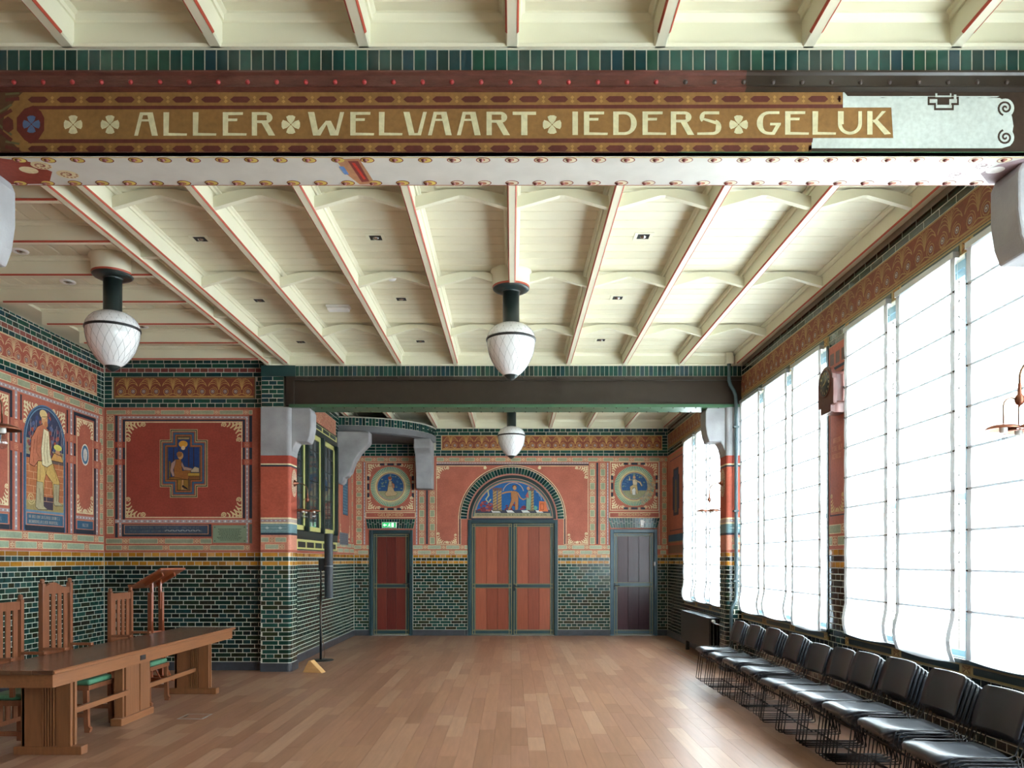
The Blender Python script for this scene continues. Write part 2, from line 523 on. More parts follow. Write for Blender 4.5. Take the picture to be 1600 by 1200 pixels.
def flower(c, x0, z0, x1, z1, layer=2, a=RED2, b=CRM):
    cx, cz = (x0 + x1) / 2, (z0 + z1) / 2; rx, rz = (x1 - x0) / 2, (z1 - z0) / 2
    c.rect(x0, z0, x1, z1, a, layer)
    c.frame(x0, z0, x1, z1, min(rx, rz) * 0.14, b, layer + 1)
    for k in range(8):
        an = PI / 4 * k + PI / 8
        dx, dz = math.cos(an), math.sin(an)
        c.ribbon([(cx + dx * rx * 0.2, cz + dz * rz * 0.2), (cx + dx * rx * 0.78, cz + dz * rz * 0.78)], min(rx, rz) * 0.14, b, layer + 1, w2=min(rx, rz) * 0.3)
def strip_h(c, x0, x1, z0, z1, units, off=0.0, layer=1, g=SAGE):
    """horizontal strip: long sage blocks alternating with flower squares"""
    h = z1 - z0; sq = h * 1.0
    p = (x1 - x0) / units
    ln = h * 0.07
    x = x0 - off * p
    while x < x1 - 1e-4:
        a, b = max(x0, x), min(x1, x + p - sq)
        if b - a > h * 0.4:
            c.rect(a + ln, z0 + ln, b - ln, z1 - ln, CRM, layer)
            c.rect(a + 2 * ln, z0 + 2 * ln, b - 2 * ln, z1 - 2 * ln, g, layer + 1)
        a, b = max(x0, x + p - sq), min(x1, x + p)
        if b - a > sq * 0.8:
            flower(c, a + ln, z0 + ln, b - ln, z1 - ln, layer + 1)
        x += p
def strip_v(c, x0, x1, z0, z1, units, layer=1, g=SAGE, off=0.0):
    w = x1 - x0; p = (z1 - z0) / units; ln = w * 0.07
    z = z0 - off * p
    while z < z1 - 1e-4:
        a, b = max(z0, z), min(z1, z + p - w)
        if b - a > w * 0.3:
            c.rect(x0 + ln, a + ln, x1 - ln, b - ln, CRM, layer)
            c.rect(x0 + 2 * ln, a + 2 * ln, x1 - 2 * ln, b - 2 * ln, g, layer + 1)
        a, b = max(z0, z + p - w), min(z1, z + p)
        if b - a > w * 0.7:
            flower(c, x0 + ln, a + ln, x1 - ln, b - ln, layer + 1)
        z += p
def chain_h(c, x0, x1, z0, z1, layer=1, n=None):
    c.rect(x0, z0, x1, z1, PINK, layer); h = z1 - z0
    c.rect(x0, z0 + h * 0.12, x1, z1 - h * 0.12, LILAC, layer + 1)
    n = n or max(1, int((x1 - x0) / (h * 1.5)))
    for i in range(n):
        cx = x0 + (x1 - x0) * (i + 0.5) / n
        c.ellipse(cx, (z0 + z1) / 2, h * 0.24, h * 0.24, (206, 208, 206), layer + 2, 8)
        c.ellipse(cx + (x1 - x0) / n / 2, (z0 + z1) / 2, h * 0.13, h * 0.2, RED, layer + 2, 6)
def chain_v(c, x0, x1, z0, z1, layer=1, n=None):
    c.rect(x0, z0, x1, z1, PINK, layer); h = x1 - x0
    c.rect(x0 + h * 0.12, z0, x1 - h * 0.12, z1, LILAC, layer + 1)
    n = n or max(1, int((z1 - z0) / (h * 1.5)))
    for i in range(n):
        cz = z0 + (z1 - z0) * (i + 0.5) / n
        c.ellipse((x0 + x1) / 2, cz, h * 0.24, h * 0.24, (206, 208, 206), layer + 2, 8)
def shell(c, x, z, sx, sz, r, layer=3, col=CRM, bgc=None):
    """scroll-and-leaf corner: leaves fanning from corner (x,z) towards sx,sz"""
    for (ux, uz, vx, vz) in ((sx, 0, 0, sz), (0, sz, sx, 0)):
        def P(a, b): return (x + ux * a + vx * b, z + uz * a + vz * b)
        # spiral at the far end
        cx, cz = P(r * 0.86, r * 0.13)
        c.spiral(cx, cz, r * 0.02, r * 0.13, 0, 1.6, r * 0.05, col, layer, 14)
        for i in range(4):
            t = 0.10 + i * 0.165
            h = 0.44 - i * 0.07
            c.ribbon([P(r * t, r * 0.02), P(r * (t - 0.01), r * h * 0.45), P(r * (t + 0.05), r * h * 0.8), P(r * (t + 0.13), r * h)], r * 0.088, col, layer, w2=r * 0.05)
def palmette(c, x0, x1, z0, z1, unit, layer=0, bgc=FRB, g=GOLD, border=True):
    c.rect(x0, z0, x1, z1, bgc, layer)
    h = z1 - z0
    if border:
        c.frame(x0, z0, x1, z1, h * 0.05, g, layer + 1)
        x0 += h * 0.09; x1 -= h * 0.09; z0 += h * 0.07; z1 -= h * 0.07; h = z1 - z0
    n = max(1, round((x1 - x0) / unit)); u = (x1 - x0) / n
    wd = 0.009
    c.rect(x0, z0, x1, z0 + h * 0.07, g, layer + 1)
    for i in range(n):
        cx = x0 + u * (i + 0.5); cz = z0 + h * 0.36
        c.ribbon([(cx, cz + h * 0.03), (cx, z1 - h * 0.03)], wd * 0.6, g, layer + 1, w2=wd)
        for s_ in (-1, 1):
            for (A, H, T) in ((0.07, 0.61, 0.75), (0.14, 0.60, 0.9), (0.20, 0.56, 1.12), (0.235, 0.47, 1.35), (0.245, 0.35, 1.5)):
                pts = []
                for q in range(9):
                    t = q / 8 * T * PI * 0.62
                    pts.append((cx + s_ * (u * 0.015 + u * A * (1 - math.cos(t))), cz + h * 0.03 + h * H * math.sin(t)))
                pts = [p for p in pts if abs(p[0] - cx) < u * 0.495]
                c.ribbon(pts, wd * 0.5, g, layer + 1, w2=wd)
        for s_ in (-1, 1):
            sx = cx + s_ * u * 0.27; sz = z0 + h * 0.30
            c.arc(sx, sz, h * 0.17, 0, 2 * PI, wd * 0.8, g, layer + 1, 14)
            c.ellipse(sx, sz, h * 0.10, h * 0.10, (150, 150, 150), layer + 1, 12)
            c.ellipse(sx, sz, h * 0.065, h * 0.065, FRB, layer + 2, 10)
            c.ellipse(sx, sz, h * 0.035, h * 0.035, (200, 200, 190), layer + 3, 8)
            c.arc(sx, sz, h * 0.25, PI * 0.5 if s_ > 0 else -PI * 0.2, PI * 1.2 if s_ > 0 else PI * 0.5, wd * 0.8, g, layer + 1, 8)
            c.ribbon([(sx + s_ * u * 0.1, sz - h * 0.14), (sx, sz - h * 0.23), (cx, sz - h * 0.1)], wd * 1.1, g, layer + 1)
def scribble(c, x0, x1, z0, z1, rows, col, layer=3, seed=1):
    """rows of small worn lettering too faded to read"""
    q = random.Random(seed); h = (z1 - z0) / rows
    for r in range(rows):
        zb = z1 - (r + 0.85) * h; x = x0; ch = h * 0.62
        end = x1 - q.uniform(0, 0.12) * (x1 - x0)
        while x < end:
            wch = ch * q.uniform(0.35, 0.6)
            t = q.random(); lw = ch * 0.14
            if t < 0.14: x += wch * 0.8; continue
            c.rect(x, zb, x + lw, zb + ch, col, layer)
            if t > 0.3: c.rect(x + lw, zb + ch - lw, x + wch * 0.8, zb + ch, col, layer)
            if t > 0.5: c.rect(x + lw, zb + ch * 0.45, x + wch * 0.7, zb + ch * 0.45 + lw, col, layer)
            if t > 0.65: c.rect(x + wch * 0.8 - lw, zb, x + wch * 0.8, zb + ch, col, layer)
            if t < 0.6: c.rect(x + lw, zb, x + wch * 0.8, zb + lw, col, layer)
            x += wch * 1.15

def text_obj(txt, size, x, z, width, parent, material, d=0.012, name='lettering', depth=0.0008):
    cu = bpy.data.curves.new('tmp_text', 'FONT')
    cu.body = txt; cu.size = size; cu.align_x = 'CENTER'; cu.align_y = 'CENTER'; cu.extrude = depth; cu.resolution_u = 2
    to = bpy.data.objects.new('tmp_text', cu); C.objects.link(to)
    dg = bpy.context.evaluated_depsgraph_get(); dg.update()
    me = bpy.data.meshes.new_from_object(to.evaluated_get(dg))
    bpy.data.objects.remove(to)
    xs = [v.co.x for v in me.vertices]
    sc = width / (max(xs) - min(xs)) if width else 1
    me.transform(Matrix.Rotation(PI / 2, 4, 'X') @ Matrix.Diagonal((sc, 1, 1, 1)))
    me.materials.clear(); me.materials.append(material)
    me.name = name
    o = bpy.data.objects.new(name, me); C.objects.link(o)
    o.location = (x, -d, z); o.parent = parent
    return o

# ------------------------------------------------------------------ glazed bricks
BC = {}
def brick_mesh(w, h, d, material):
    key = (round(w, 3), round(h, 4), round(d, 4), material.name)
    if key in BC: return BC[key]
    m = MB(); add_brick(m, 0, 0, w, h, d)
    me = m.mesh('brick', material)
    BC[key] = me
    return me
def add_brick(m, cx, cz, w, h, d):
    b = len(m.v); c = min(0.0012, d * 0.5)
    for (hx, hz, y) in ((w / 2, h / 2, 0.0), (w / 2, h / 2, -d * 0.6), (w / 2 - c, h / 2 - c, -d)):
        m.v += [(cx - hx, y, cz - hz), (cx + hx, y, cz - hz), (cx + hx, y, cz + hz), (cx - hx, y, cz + hz)]
    for r in (0, 4):
        for i in range(4):
            j = (i + 1) % 4
            m.face([b + r + i, b + r + j, b + r + 4 + j, b + r + 4 + i])
    m.face([b + 8, b + 9, b + 10, b + 11])
CP = 0.0634     # course pitch
BR = 0.23       # stretcher pitch
def lay(rows, parent, limit=300, order=None, name='brick', d=0.0016):
    """rows: list of (z0,h,x0,x1,kind,material,phase,skips). Objects for the `limit` nearest, the rest joined per material."""
    items = []
    for (z0, h, x0, x1, kind, material, ph) in rows:
        p = {'S': BR, 'H': BR / 2, 'V': 0.0635}[kind]
        x = x0 - (ph % 1.0) * p
        j = 0.009 if kind != 'V' else 0.0065
        jz = 0.0085 if kind != 'V' else 0.004
        while x < x1 - 1e-4:
            a, b = max(x, x0), min(x + p, x1)
            if b - a > 0.025:
                items.append(((a + b) / 2, z0 + h / 2, round(b - a - j, 3), h - jz, material))
            x += p
    if order: items.sort(key=order)
    for it in items[:limit]:
        me = brick_mesh(it[2], it[3], d, it[4])
        o = bpy.data.objects.new(name, me)
        C.objects.link(o); o.parent = parent
        o.location = (it[0], 0, it[1])
    rest = {}
    for it in items[limit:]:
        rest.setdefault(it[4].name, (it[4], []))[1].append(it)
    for k, (mt, its) in rest.items():
        m = MB()
        for it in its: add_brick(m, it[0], it[1], it[2], it[3], d)
        o = m.build('brickwork', mt, parent)
        o['kind'] = 'stuff'
def dado_rows(x0, x1, mt=None, z0=0.125, ztop=1.71, ochre=True, hdr=0):
    mt = mt or GREEN
    rows = []; n = round((ztop - z0) / CP)
    for i in range(n):
        z = z0 + i * CP; k = n - 1 - i
        if ochre and k in (0, 2): rows.append((z, CP, x0, x1, 'H' if k == 0 or not hdr else 'H', OCHRE, 0.3 * k)); continue
        if (i + hdr) % 2 == 0: rows.append((z, CP, x0, x1, 'S', mt, 0.5 if (i // 2) % 2 else 0.0))
        else: rows.append((z, CP, x0, x1, 'H', mt, 0.25 * 2))
    return rows
# =================================================================== ROOM
F1, F0 = 16.54, -2.6          # back wall, wall behind the camera
XL, XA, XR = -5.93, -3.35, 3.30
HJ, HB = 4.39, 4.57           # joist underside, boards
G1, G2 = (4.255, 4.58), (11.20, 11.58)

# ---- floor
m = MB(); m.box(-6.2, F0 - .2, -0.12, 3.7, F1 + .3, -0.012)
floor = m.build('floor', FLOORB); floor['kind'] = 'structure'
pw = 0.148
planks = []
x = -5.93
q = random.Random(3)
while x < 3.3:
    y = F0 - q.uniform(0, 1.2)
    while y < F1:
        ln = q.choice([0.5, 0.7, 0.9, 1.1, 1.4, 1.8])
        y0, y1 = max(y, F0), min(y + ln, F1)
        if y1 - y0 > 0.05: planks.append((x + pw / 2, (y0 + y1) / 2, pw, y1 - y0))
        y += ln
    x += pw
def plank_key(p):
    # how large it shows: inside the view and near
    if p[1] < 5.6: return 100 - p[1]
    if abs(p[0]) > p[1] * 0.66: return 50
    return p[1] - p[3]
planks.sort(key=plank_key)
PC = {}
def add_plank(m, cx, cy, w_, l_):
    m.box(cx - w_ / 2 + .0007, cy - l_ / 2 + .0007, -0.012, cx + w_ / 2 - .0007, cy + l_ / 2 - .0007, 0)
for p in planks[:300]:
    k = round(p[3], 2)
    if k not in PC:
        m = MB(); add_plank(m, 0, 0, pw, k); PC[k] = m.mesh('plank', FLOORW)
    o = bpy.data.objects.new('plank', PC[k]); C.objects.link(o); o.parent = floor
    o.location = (p[0], p[1], q.uniform(-0.0004, 0)); o.scale = (1, p[3] / k, 1)
m = MB()
for p in planks[300:]: add_plank(m, *p)
o = m.build('planking', FLOORW, floor); o['kind'] = 'stuff'

# ---- ceiling
m = MB(); m.box(-6.2, F0 - .2, HB + .016, 3.7, F1 + .3, HB + .2)
ceiling = m.build('ceiling', FLOORB); ceiling['kind'] = 'structure'
def board(name, x0, y0, x1, y1):
    m = MB()
    w_ = x1 - x0; l_ = y1 - y0; c = 0.006
    # thin board, arrises chamfered below
    m.v += [(0, 0, .012), (w_, 0, .012), (w_, l_, .012), (0, l_, .012), (0, 0, c), (w_, 0, c), (w_, l_, c), (0, l_, c), (c, c, 0), (w_ - c, c, 0), (w_ - c, l_ - c, 0), (c, l_ - c, 0)]
    for i in range(4):
        j = (i + 1) % 4
        m.face([i, j, 4 + j, 4 + i][::-1]); m.face([4 + i, 4 + j, 8 + j, 8 + i][::-1])
    m.face([8, 11, 10, 9])
    return m.build(name, BOARD, ceiling, loc=(x0, y0, HB))
BP = 0.173
for (ya, yb, xa) in ((F0, G1[0], -3.4), (G1[1], G2[0], -3.4), (G2[1], F1, -3.4)):
    n = int((yb - ya) / BP) + 1
    for i in range(n):
        y0 = ya + i * BP; y1 = min(y0 + BP - .009, yb)
        if y1 - y0 > .02: board('ceiling_board', xa, y0, XR, y1)
for (ya, yb) in ((F0, G1[0]), (G1[1], 11.35)):
    for i in range(15):
        x0 = XL + i * BP; x1 = min(x0 + BP - .009, -3.42)
        if x1 - x0 > .02: board('ceiling_board', x0, ya, x1, yb)

def joist_y(xc, y0, y1, right=True, left=True, z=HJ):
    L = y1 - y0
    a = .035; c = .008
    m = MB()
    m.prism([(-a, HB), (-a, z + c), (-a + c, z), (a - c, z), (a, z + c), (a, HB)][::-1], 'y', 0, L)
    o = m.build('joist', CREAM, ceiling, loc=(xc, y0, 0), fix=True)
    m = MB()
    st0, st1 = .12, L - .12
    for s_ in (-1, 1):
        b = len(m.v); e = .0012
        pts = [(s_ * (a - c - .002), z - e), (s_ * (a - c + .001), z - e), (s_ * (a + e), z + c - .001), (s_ * (a + e), z + c + .004)]
        for yy in (st0, st1): m.v += [(p[0], yy, p[1]) for p in pts]
        for i in range(3): m.face([b + i, b + i + 1, b + 5 + i, b + 4 + i])
    m.build('painted_stripe', STRIPE, o)
    m = MB()
    for s_ in (-1, 1):
        if (s_ > 0 and right) or (s_ < 0 and left):
            m.prism([(s_ * a, HB), (s_ * (a + .035), HB), (s_ * (a + .035), HB - .012), (s_ * (a + .018), HB - .02), (s_ * (a + .012), HB - .04), (s_ * a, HB - .04)], 'y', 0, L)
    m.build('moulding', CREAM, o, fix=True)
    return o
JX = [k * 0.806 for k in range(-4, 5)]
for (ya, yb) in ((F0, G1[0]), (G1[1], G2[0]), (G2[1], F1)):
    for xj in JX:
        joist_y(xj, ya, yb)
    if ya != G2[1]: joist_y(-3.49, ya, yb, True, True)
# trimmers between the twin edge beams
m = MB()
y = G1[1] + .9
while y < G2[0]:
    m.box(-3.455, y, HJ + .03, -3.26, y + .06, HB); y += 1.78
build_each(m, 'trimmer', CREAM, ceiling)
# joists of the side aisle, running across
def joist_x(y, x0, x1):
    L = x1 - x0; a = .035; c = .008; z = HJ
    m = MB(); m.prism([(-a, HB), (-a, z + c), (-a + c, z), (a - c, z), (a, z + c), (a, HB)], 'x', 0, L)
    o = m.build('joist', CREAM, ceiling, loc=(x0, y, 0), fix=True)
    m = MB()
    for s_ in (-1, 1):
        b = len(m.v); e = .0012
        pts = [(s_ * (a - c - .002), z - e), (s_ * (a - c + .001), z - e), (s_ * (a + e), z + c - .001), (s_ * (a + e), z + c + .006)]
        for xx in (.06, L): m.v += [(xx, p[0], p[1]) for p in pts]
        for i in range(3): m.face([b + i, b + i + 1, b + 5 + i, b + 4 + i])
    m.build('painted_stripe', STRIPE, o)
    m = MB()
    for s_ in (-1, 1):
        m.prism([(s_ * a, HB), (s_ * (a + .035), HB), (s_ * (a + .035), HB - .012), (s_ * (a + .018), HB - .02), (s_ * (a + .012), HB - .04), (s_ * a, HB - .04)], 'x', 0, L)
    m.build('moulding', CREAM, o, fix=True)
y = 6.05 - .8 * 10
while y < 11.2:
    if not (G1[0] - .1 < y < G1[1] + .1): joist_x(y + .035, -5.57, -3.525)
    y += .8
# wall plate over the left wall: ends of the aisle joists rest against it
m = MB(); m.box(XL, F0, 4.54, -5.57, 11.35, HB)
m.build('wall_plate', CREAM, ceiling)
# arched braces in rows
for yb in (6.25, 8.04, 9.82):
    for i in range(8):
        x0, x1 = JX[i] + .035, JX[i + 1] - .035
        w_ = x1 - x0; m = MB()
        lo = [(0, 4.408), (w_ / 2 - .02, 4.508), (w_ / 2 + .02, 4.508), (w_, 4.408)]
        hi = [(w_, 4.50), (w_ - .12, 4.535), (w_ / 2 + .12, 4.558), (w_ / 2 - .12, 4.558), (.12, 4.535), (0, 4.50)]
        m.prism(lo + hi, 'y', -.026, .026)
        m.build('brace', CREAM, ceiling, loc=(x0, yb, 0), fix=True)
# fascia boards above the girders and above the end walls
def fascia(x0, x1, y, side, z0=HJ, thick=.03):
    """side -1: faces the camera (front at y)"""
    m = MB()
    f = y; b = y + thick * -side
    pr = [(f, z0), (f, HB - .045), (f + side * .012, HB - .04), (f + side * .03, HB - .012), (f + side * .03, HB), (b, HB), (b, z0)]
    m.prism(pr, 'x', x0, x1)
    m.prism([(f, z0), (f + side * .008, z0), (f + side * .012, z0 + .018), (f, z0 + .026)], 'x', x0, x1)
    return m.build('fascia', CREAM, ceiling, fix=True)
fascia(-3.6, XR, G1[0] - .005, -1)
fascia(-3.6, XR, G1[1] + .005, 1)
fascia(-3.455, XR, G2[0] - .005, -1)
fascia(-3.35, XR, G2[1] + .005, 1)
fascia(XA, XR, F1 - .005, -1)
m = MB(); m.box(XL, 11.28, 4.515, -3.53, 11.35, HB); m.build('fascia', CREAM, ceiling)

# ---- recessed spots and devices on the ceiling
def on_ceiling(px, py):
    Y = 1220 * (HB - 1.6) / (875 - py); return ((px - 800) * Y / 1220, Y)
spots = [(313, 373, 'ceiling spot in the leftmost bay, nearest row'), (587, 371, 'ceiling spot left of the centre joist, nearest row'), (1005, 369, 'ceiling spot right of the centre joist, nearest row'),
         (405, 469, 'ceiling spot in the leftmost bay, middle row'), (627, 467, 'ceiling spot below the smoke detector'), (965, 465, 'ceiling spot right of the centre joist, middle row'),
         (470, 534, 'ceiling spot in the leftmost bay, farthest row'), (657, 533, 'ceiling spot left of the hanging globe, farthest row'), (939, 531, 'ceiling spot right of the hanging globe, farthest row')]
for i, (px, py, lb) in enumerate(spots):
    x, y = on_ceiling(px, py)
    t = empty('ceiling_spot', (x, y, HB), 0, 'small square black recessed ' + lb, 'spotlight', 'recessed spots between the joists')
    m = MB()
    a, b = .085, .055
    for (u0, v0, u1, v1) in ((-a, -a, a, -b), (-a, b, a, a), (-a, -b, -b, b), (b, -b, a, b)): m.box(u0, v0, -.006, u1, v1, .002)
    m.build('frame', CREAM, t)
    m = MB(); m.box(-b, -b, -.003, b, b, .002); m.build('recess', BLK, t)
    m = MB(); m.lathe([(0, -.016), (.02, -.014), (.028, -.004)], 0.0, .008, 14); m.build('lamp_lens', CHROME, t)
for (px, py, lb) in ((31, 392, 'nearest the left stone bracket'), (106, 440, 'left of the hanging globe'), (222, 510, 'behind the hanging globe')):
    x, y = on_ceiling(px, py)
    t = empty('downlight', (x, y, HB), 0, 'round white ring downlight in the aisle ceiling, ' + lb, 'downlight', 'round downlights of the side aisle')
    m = MB(); m.lathe([(.045, -.002), (.05, -.012), (.075, -.01), (.08, 0)], 0, 0, 20); m.build('ring', WPL, t)
    m = MB(); m.lathe([(0, -.018), (.02, -.017), (.032, -.006), (.045, -.003)], 0, 0, 16); m.build('lamp_lens', CHROME, t)
x, y = on_ceiling(616, 436)
t = empty('smoke_detector', (x, y - .15, HB), 0, 'white domed smoke detector on the ceiling boards', 'smoke detector')
m = MB(); m.lathe([(0, -.0), (.055, 0), (.055, -.02), (.05, -.024)], 0, 0, 20); m.build('base', WPL, t)
m = MB(); m.lathe([(.046, -.024), (.05, -.04), (.035, -.066), (0, -.07)], 0, 0, 20); m.build('dome', WPL, t)
m = MB()
for k in range(10):
    a = k * PI / 5; m.tube([(.049 * math.cos(a), .049 * math.sin(a), -.028), (.05 * math.cos(a), .05 * math.sin(a), -.042)], .003, 4)
m.build('vent', BLK, t)['kind'] = 'stuff'
x, y = on_ceiling(529, 478)
t = empty('emergency_light', (x, y, HB), 0, 'white oblong emergency light fixed to the ceiling boards', 'emergency light')
m = MB(); m.box(-.14, -.065, -.025, .14, .065, 0); m.build('base', WPL, t, bevel=.01)
m = MB(); m.box(-.128, -.055, -.06, .128, .055, -.025); m.build('cover', WPL, t, bevel=.02)

# =================================================================== GIRDERS
def girder(name, X0, X1, Y0, Y1, ztop, zbot, front_mat, soff_mat, label):
    g = empty(name, (0, Y0, 0), 0, label, None, None, 'structure')
    D = Y1 - Y0
    m = MB(); m.box(X0, .028, zbot + .015, X1, D - .028, ztop)
    m.build('web', front_mat, g)
    return g
gird = empty('girder', (0, G1[0], 0), 0, None, None, None, 'structure')
D = G1[1] - G1[0]
zt = 4.262; zb = 3.80
X0, X1 = -3.45, 3.6
m = MB(); m.box(X0, .026, zb + .02, X1, D - .026, zt); m.build('web', STEEL_D, gird)
def g1x(px): return (px - 800) / 286.7
def g1z(py): return 1.6 + (875 - py) / 286.7
# upper angle flange: worn maroon to the left, brown paint to the right
xs = g1x(1166)
for (a, b, mt) in ((X0, xs, STEEL_M), (xs, X1, STEEL_D)):
    m = MB(); m.prism([(0.0, zt), (-.012, zt), (-.012, zt - .012), (0, zt - .022), (0, g1z(134)), (-.006, g1z(137)), (.026, g1z(140)), (.026, zt)], 'x', a, b)
    m.build('flange', mt, gird, fix=True)
m = MB(); m.box(X0, D - .026, g1z(137), X1, D, zt); m.build('flange', STEEL_D, gird)
# lower flange
m = MB(); m.prism([(-.0, zb), (-.0, zb + .022), (.02, zb + .032), (.026, zb + .04), (.026, zb)], 'x', X0, g1x(1060)); m.build('flange_edge', STEEL_M, gird, fix=True)
m = MB(); m.prism([(-.0, zb), (-.0, zb + .022), (.02, zb + .032), (.026, zb + .04), (.026, zb)], 'x', g1x(1060), X1); m.build('flange_edge', STEEL_G, gird, fix=True)
m = MB(); m.box(X0, 0, zb - .004, X1, D, zb + .02); m.build('soffit_plate', STEEL_W, gird)
# rivets
RIVS = mat('brown_rivet', (112, 56, 50), .4)
RV = MB(); RV.lathe([(.0135, 0), (.0125, -.006), (.008, -.0115), (0, -.0135)], 0, 0, 10, axis='y')
rv_r = RV.mesh('rivet', RIVR); rv_d = RV.mesh('rivet', RIVD)
RS = MB(); RS.lathe([(.0125, 0), (.0115, -.006), (.007, -.011), (0, -.013)], 0, 0, 10); rv_s = RS.mesh('rivet', RIVS)
k = 0
px = 22 - 45.6 * 4
while px < 1760:
    x = g1x(px)
    if X0 < x < X1:
        o = bpy.data.objects.new('rivet', rv_r if px < 1060 else rv_d); C.objects.link(o); o.parent = gird; o.location = (x, 0, g1z(128.5))
    px += 45.6
for (yy, ph, sc) in ((.028, 22, 45.6), (D - .03, 23, 43.5 * 286.7 / 267)):
    px = ph - sc * 4
    while px < 1760:
        x = (px - 800) / (286.7 if yy < .1 else 286.7)
        if X0 < x < X1:
            o = bpy.data.objects.new('rivet', rv_s); C.objects.link(o); o.parent = gird; o.location = (x, yy, zb - .004)
        px += 45.6
# soldier course above
wallg = empty('soldier_course', (0, 0, 0), 0, None, None, None, None, gird)
lay([(zt + .003, HJ - zt - .006, X0, X1, 'V', BANDG, .1)], wallg, 300, order=lambda t: abs(t[0]), name='brick', d=.003)
m = MB(); m.box(X0, .0, zt, X1, D, HJ); m.build('mortar_bed', MORTAR, wallg)
wallg.location = (0, .012, 0)
# ---- painted face of the girder
cv = Canvas(base=.001, step=.0006)
BRN = (136, 100, 56); BRN2 = (140, 98, 50); MAR = (92, 44, 36)
def gp(pts): return [(g1x(a), g1z(b)) for a, b in pts]
cv.poly(gp([(-120, 137.5), (1320, 137.5), (1320, 164), (1396, 164), (1398, 188), (1399, 212), (1272, 212), (1271, 233.5), (-120, 234.5)]), BRN, 0)
cv.poly(gp([(48, 161.5), (1320, 159), (1320, 165), (48, 167)]), MAR, 1)
cv.poly(gp([(40, 214), (1273, 212), (1272, 219), (40, 220)]), MAR, 1)
for i in range(30):
    px = 55 + i * 45.4
    for (yy, off, lim) in ((151.7 - i * .04, 0, 1318), (229 - i * .04, 0, 1271)):
        a = px - 16; b = min(px + 16, lim)
        if b > a + 6:
            cv.poly(gp([(a, yy), (a + 6, yy - 4.8), (b - 5, yy - 4.8), (b, yy), (b - 5, yy + 4.8), (a + 6, yy + 4.8)]), MAR, 1)
            cx = px + 22.7
            if cx < lim: 
                cv.poly(gp([(cx, yy - 6), (cx + 3, yy - 3), (cx, yy), (cx - 3, yy - 3)]), (168, 128, 72), 1); cv.poly(gp([(cx, yy), (cx + 3, yy + 3), (cx, yy + 6), (cx - 3, yy + 3)]), (168, 128, 72), 1)
# ornamental left end
cv.poly(gp([(-120, 137.5), (34, 137.5), (20, 151), (2, 175), (0, 203), (18, 222), (30, 234), (-120, 234)]), (84, 58, 38), 1)
cv.poly(gp([(34, 166), (48, 161), (60, 170), (65, 180), (65, 200), (56, 214), (44, 221), (34, 215), (22, 200), (22, 180)]), (96, 40, 32), 2)
for (a, b) in (((4, 152), (26, 150)), ((-6, 180), (14, 168)), ((-6, 200), (14, 216)), ((4, 226), (26, 230))):
    cv.ribbon(gp([a, b]), .02, MAR, 2); cv.ribbon([(p[0], p[1] + .03) for p in gp([a, b])], .012, (96, 92, 62), 2)
cv.poly(gp([(0, 184), (8, 178), (16, 184), (17, 198), (9, 204), (0, 198)]), MAR, 3)
def clover(px, py, col, r=14.5, layer=3):
    for k in range(4):
        an = k * PI / 2
        def P(a, b):
            return (px + a * math.cos(an) - b * math.sin(an), py + a * math.sin(an) + b * math.cos(an))
        cv.poly(gp([P(1, 0.8), P(r * .45, r * .36), P(r * .85, r * .5), P(r, r * .22), P(r, -r * .22), P(r * .85, -r * .5), P(r * .45, -r * .36), P(1, -0.8)]), col, layer)
LC = (206, 200, 162)
for px in (110.5, 168.5, 452.5, 863, 1156): clover(px, 191, LC)
clover(45, 190.5, (84, 104, 140), 13.5)
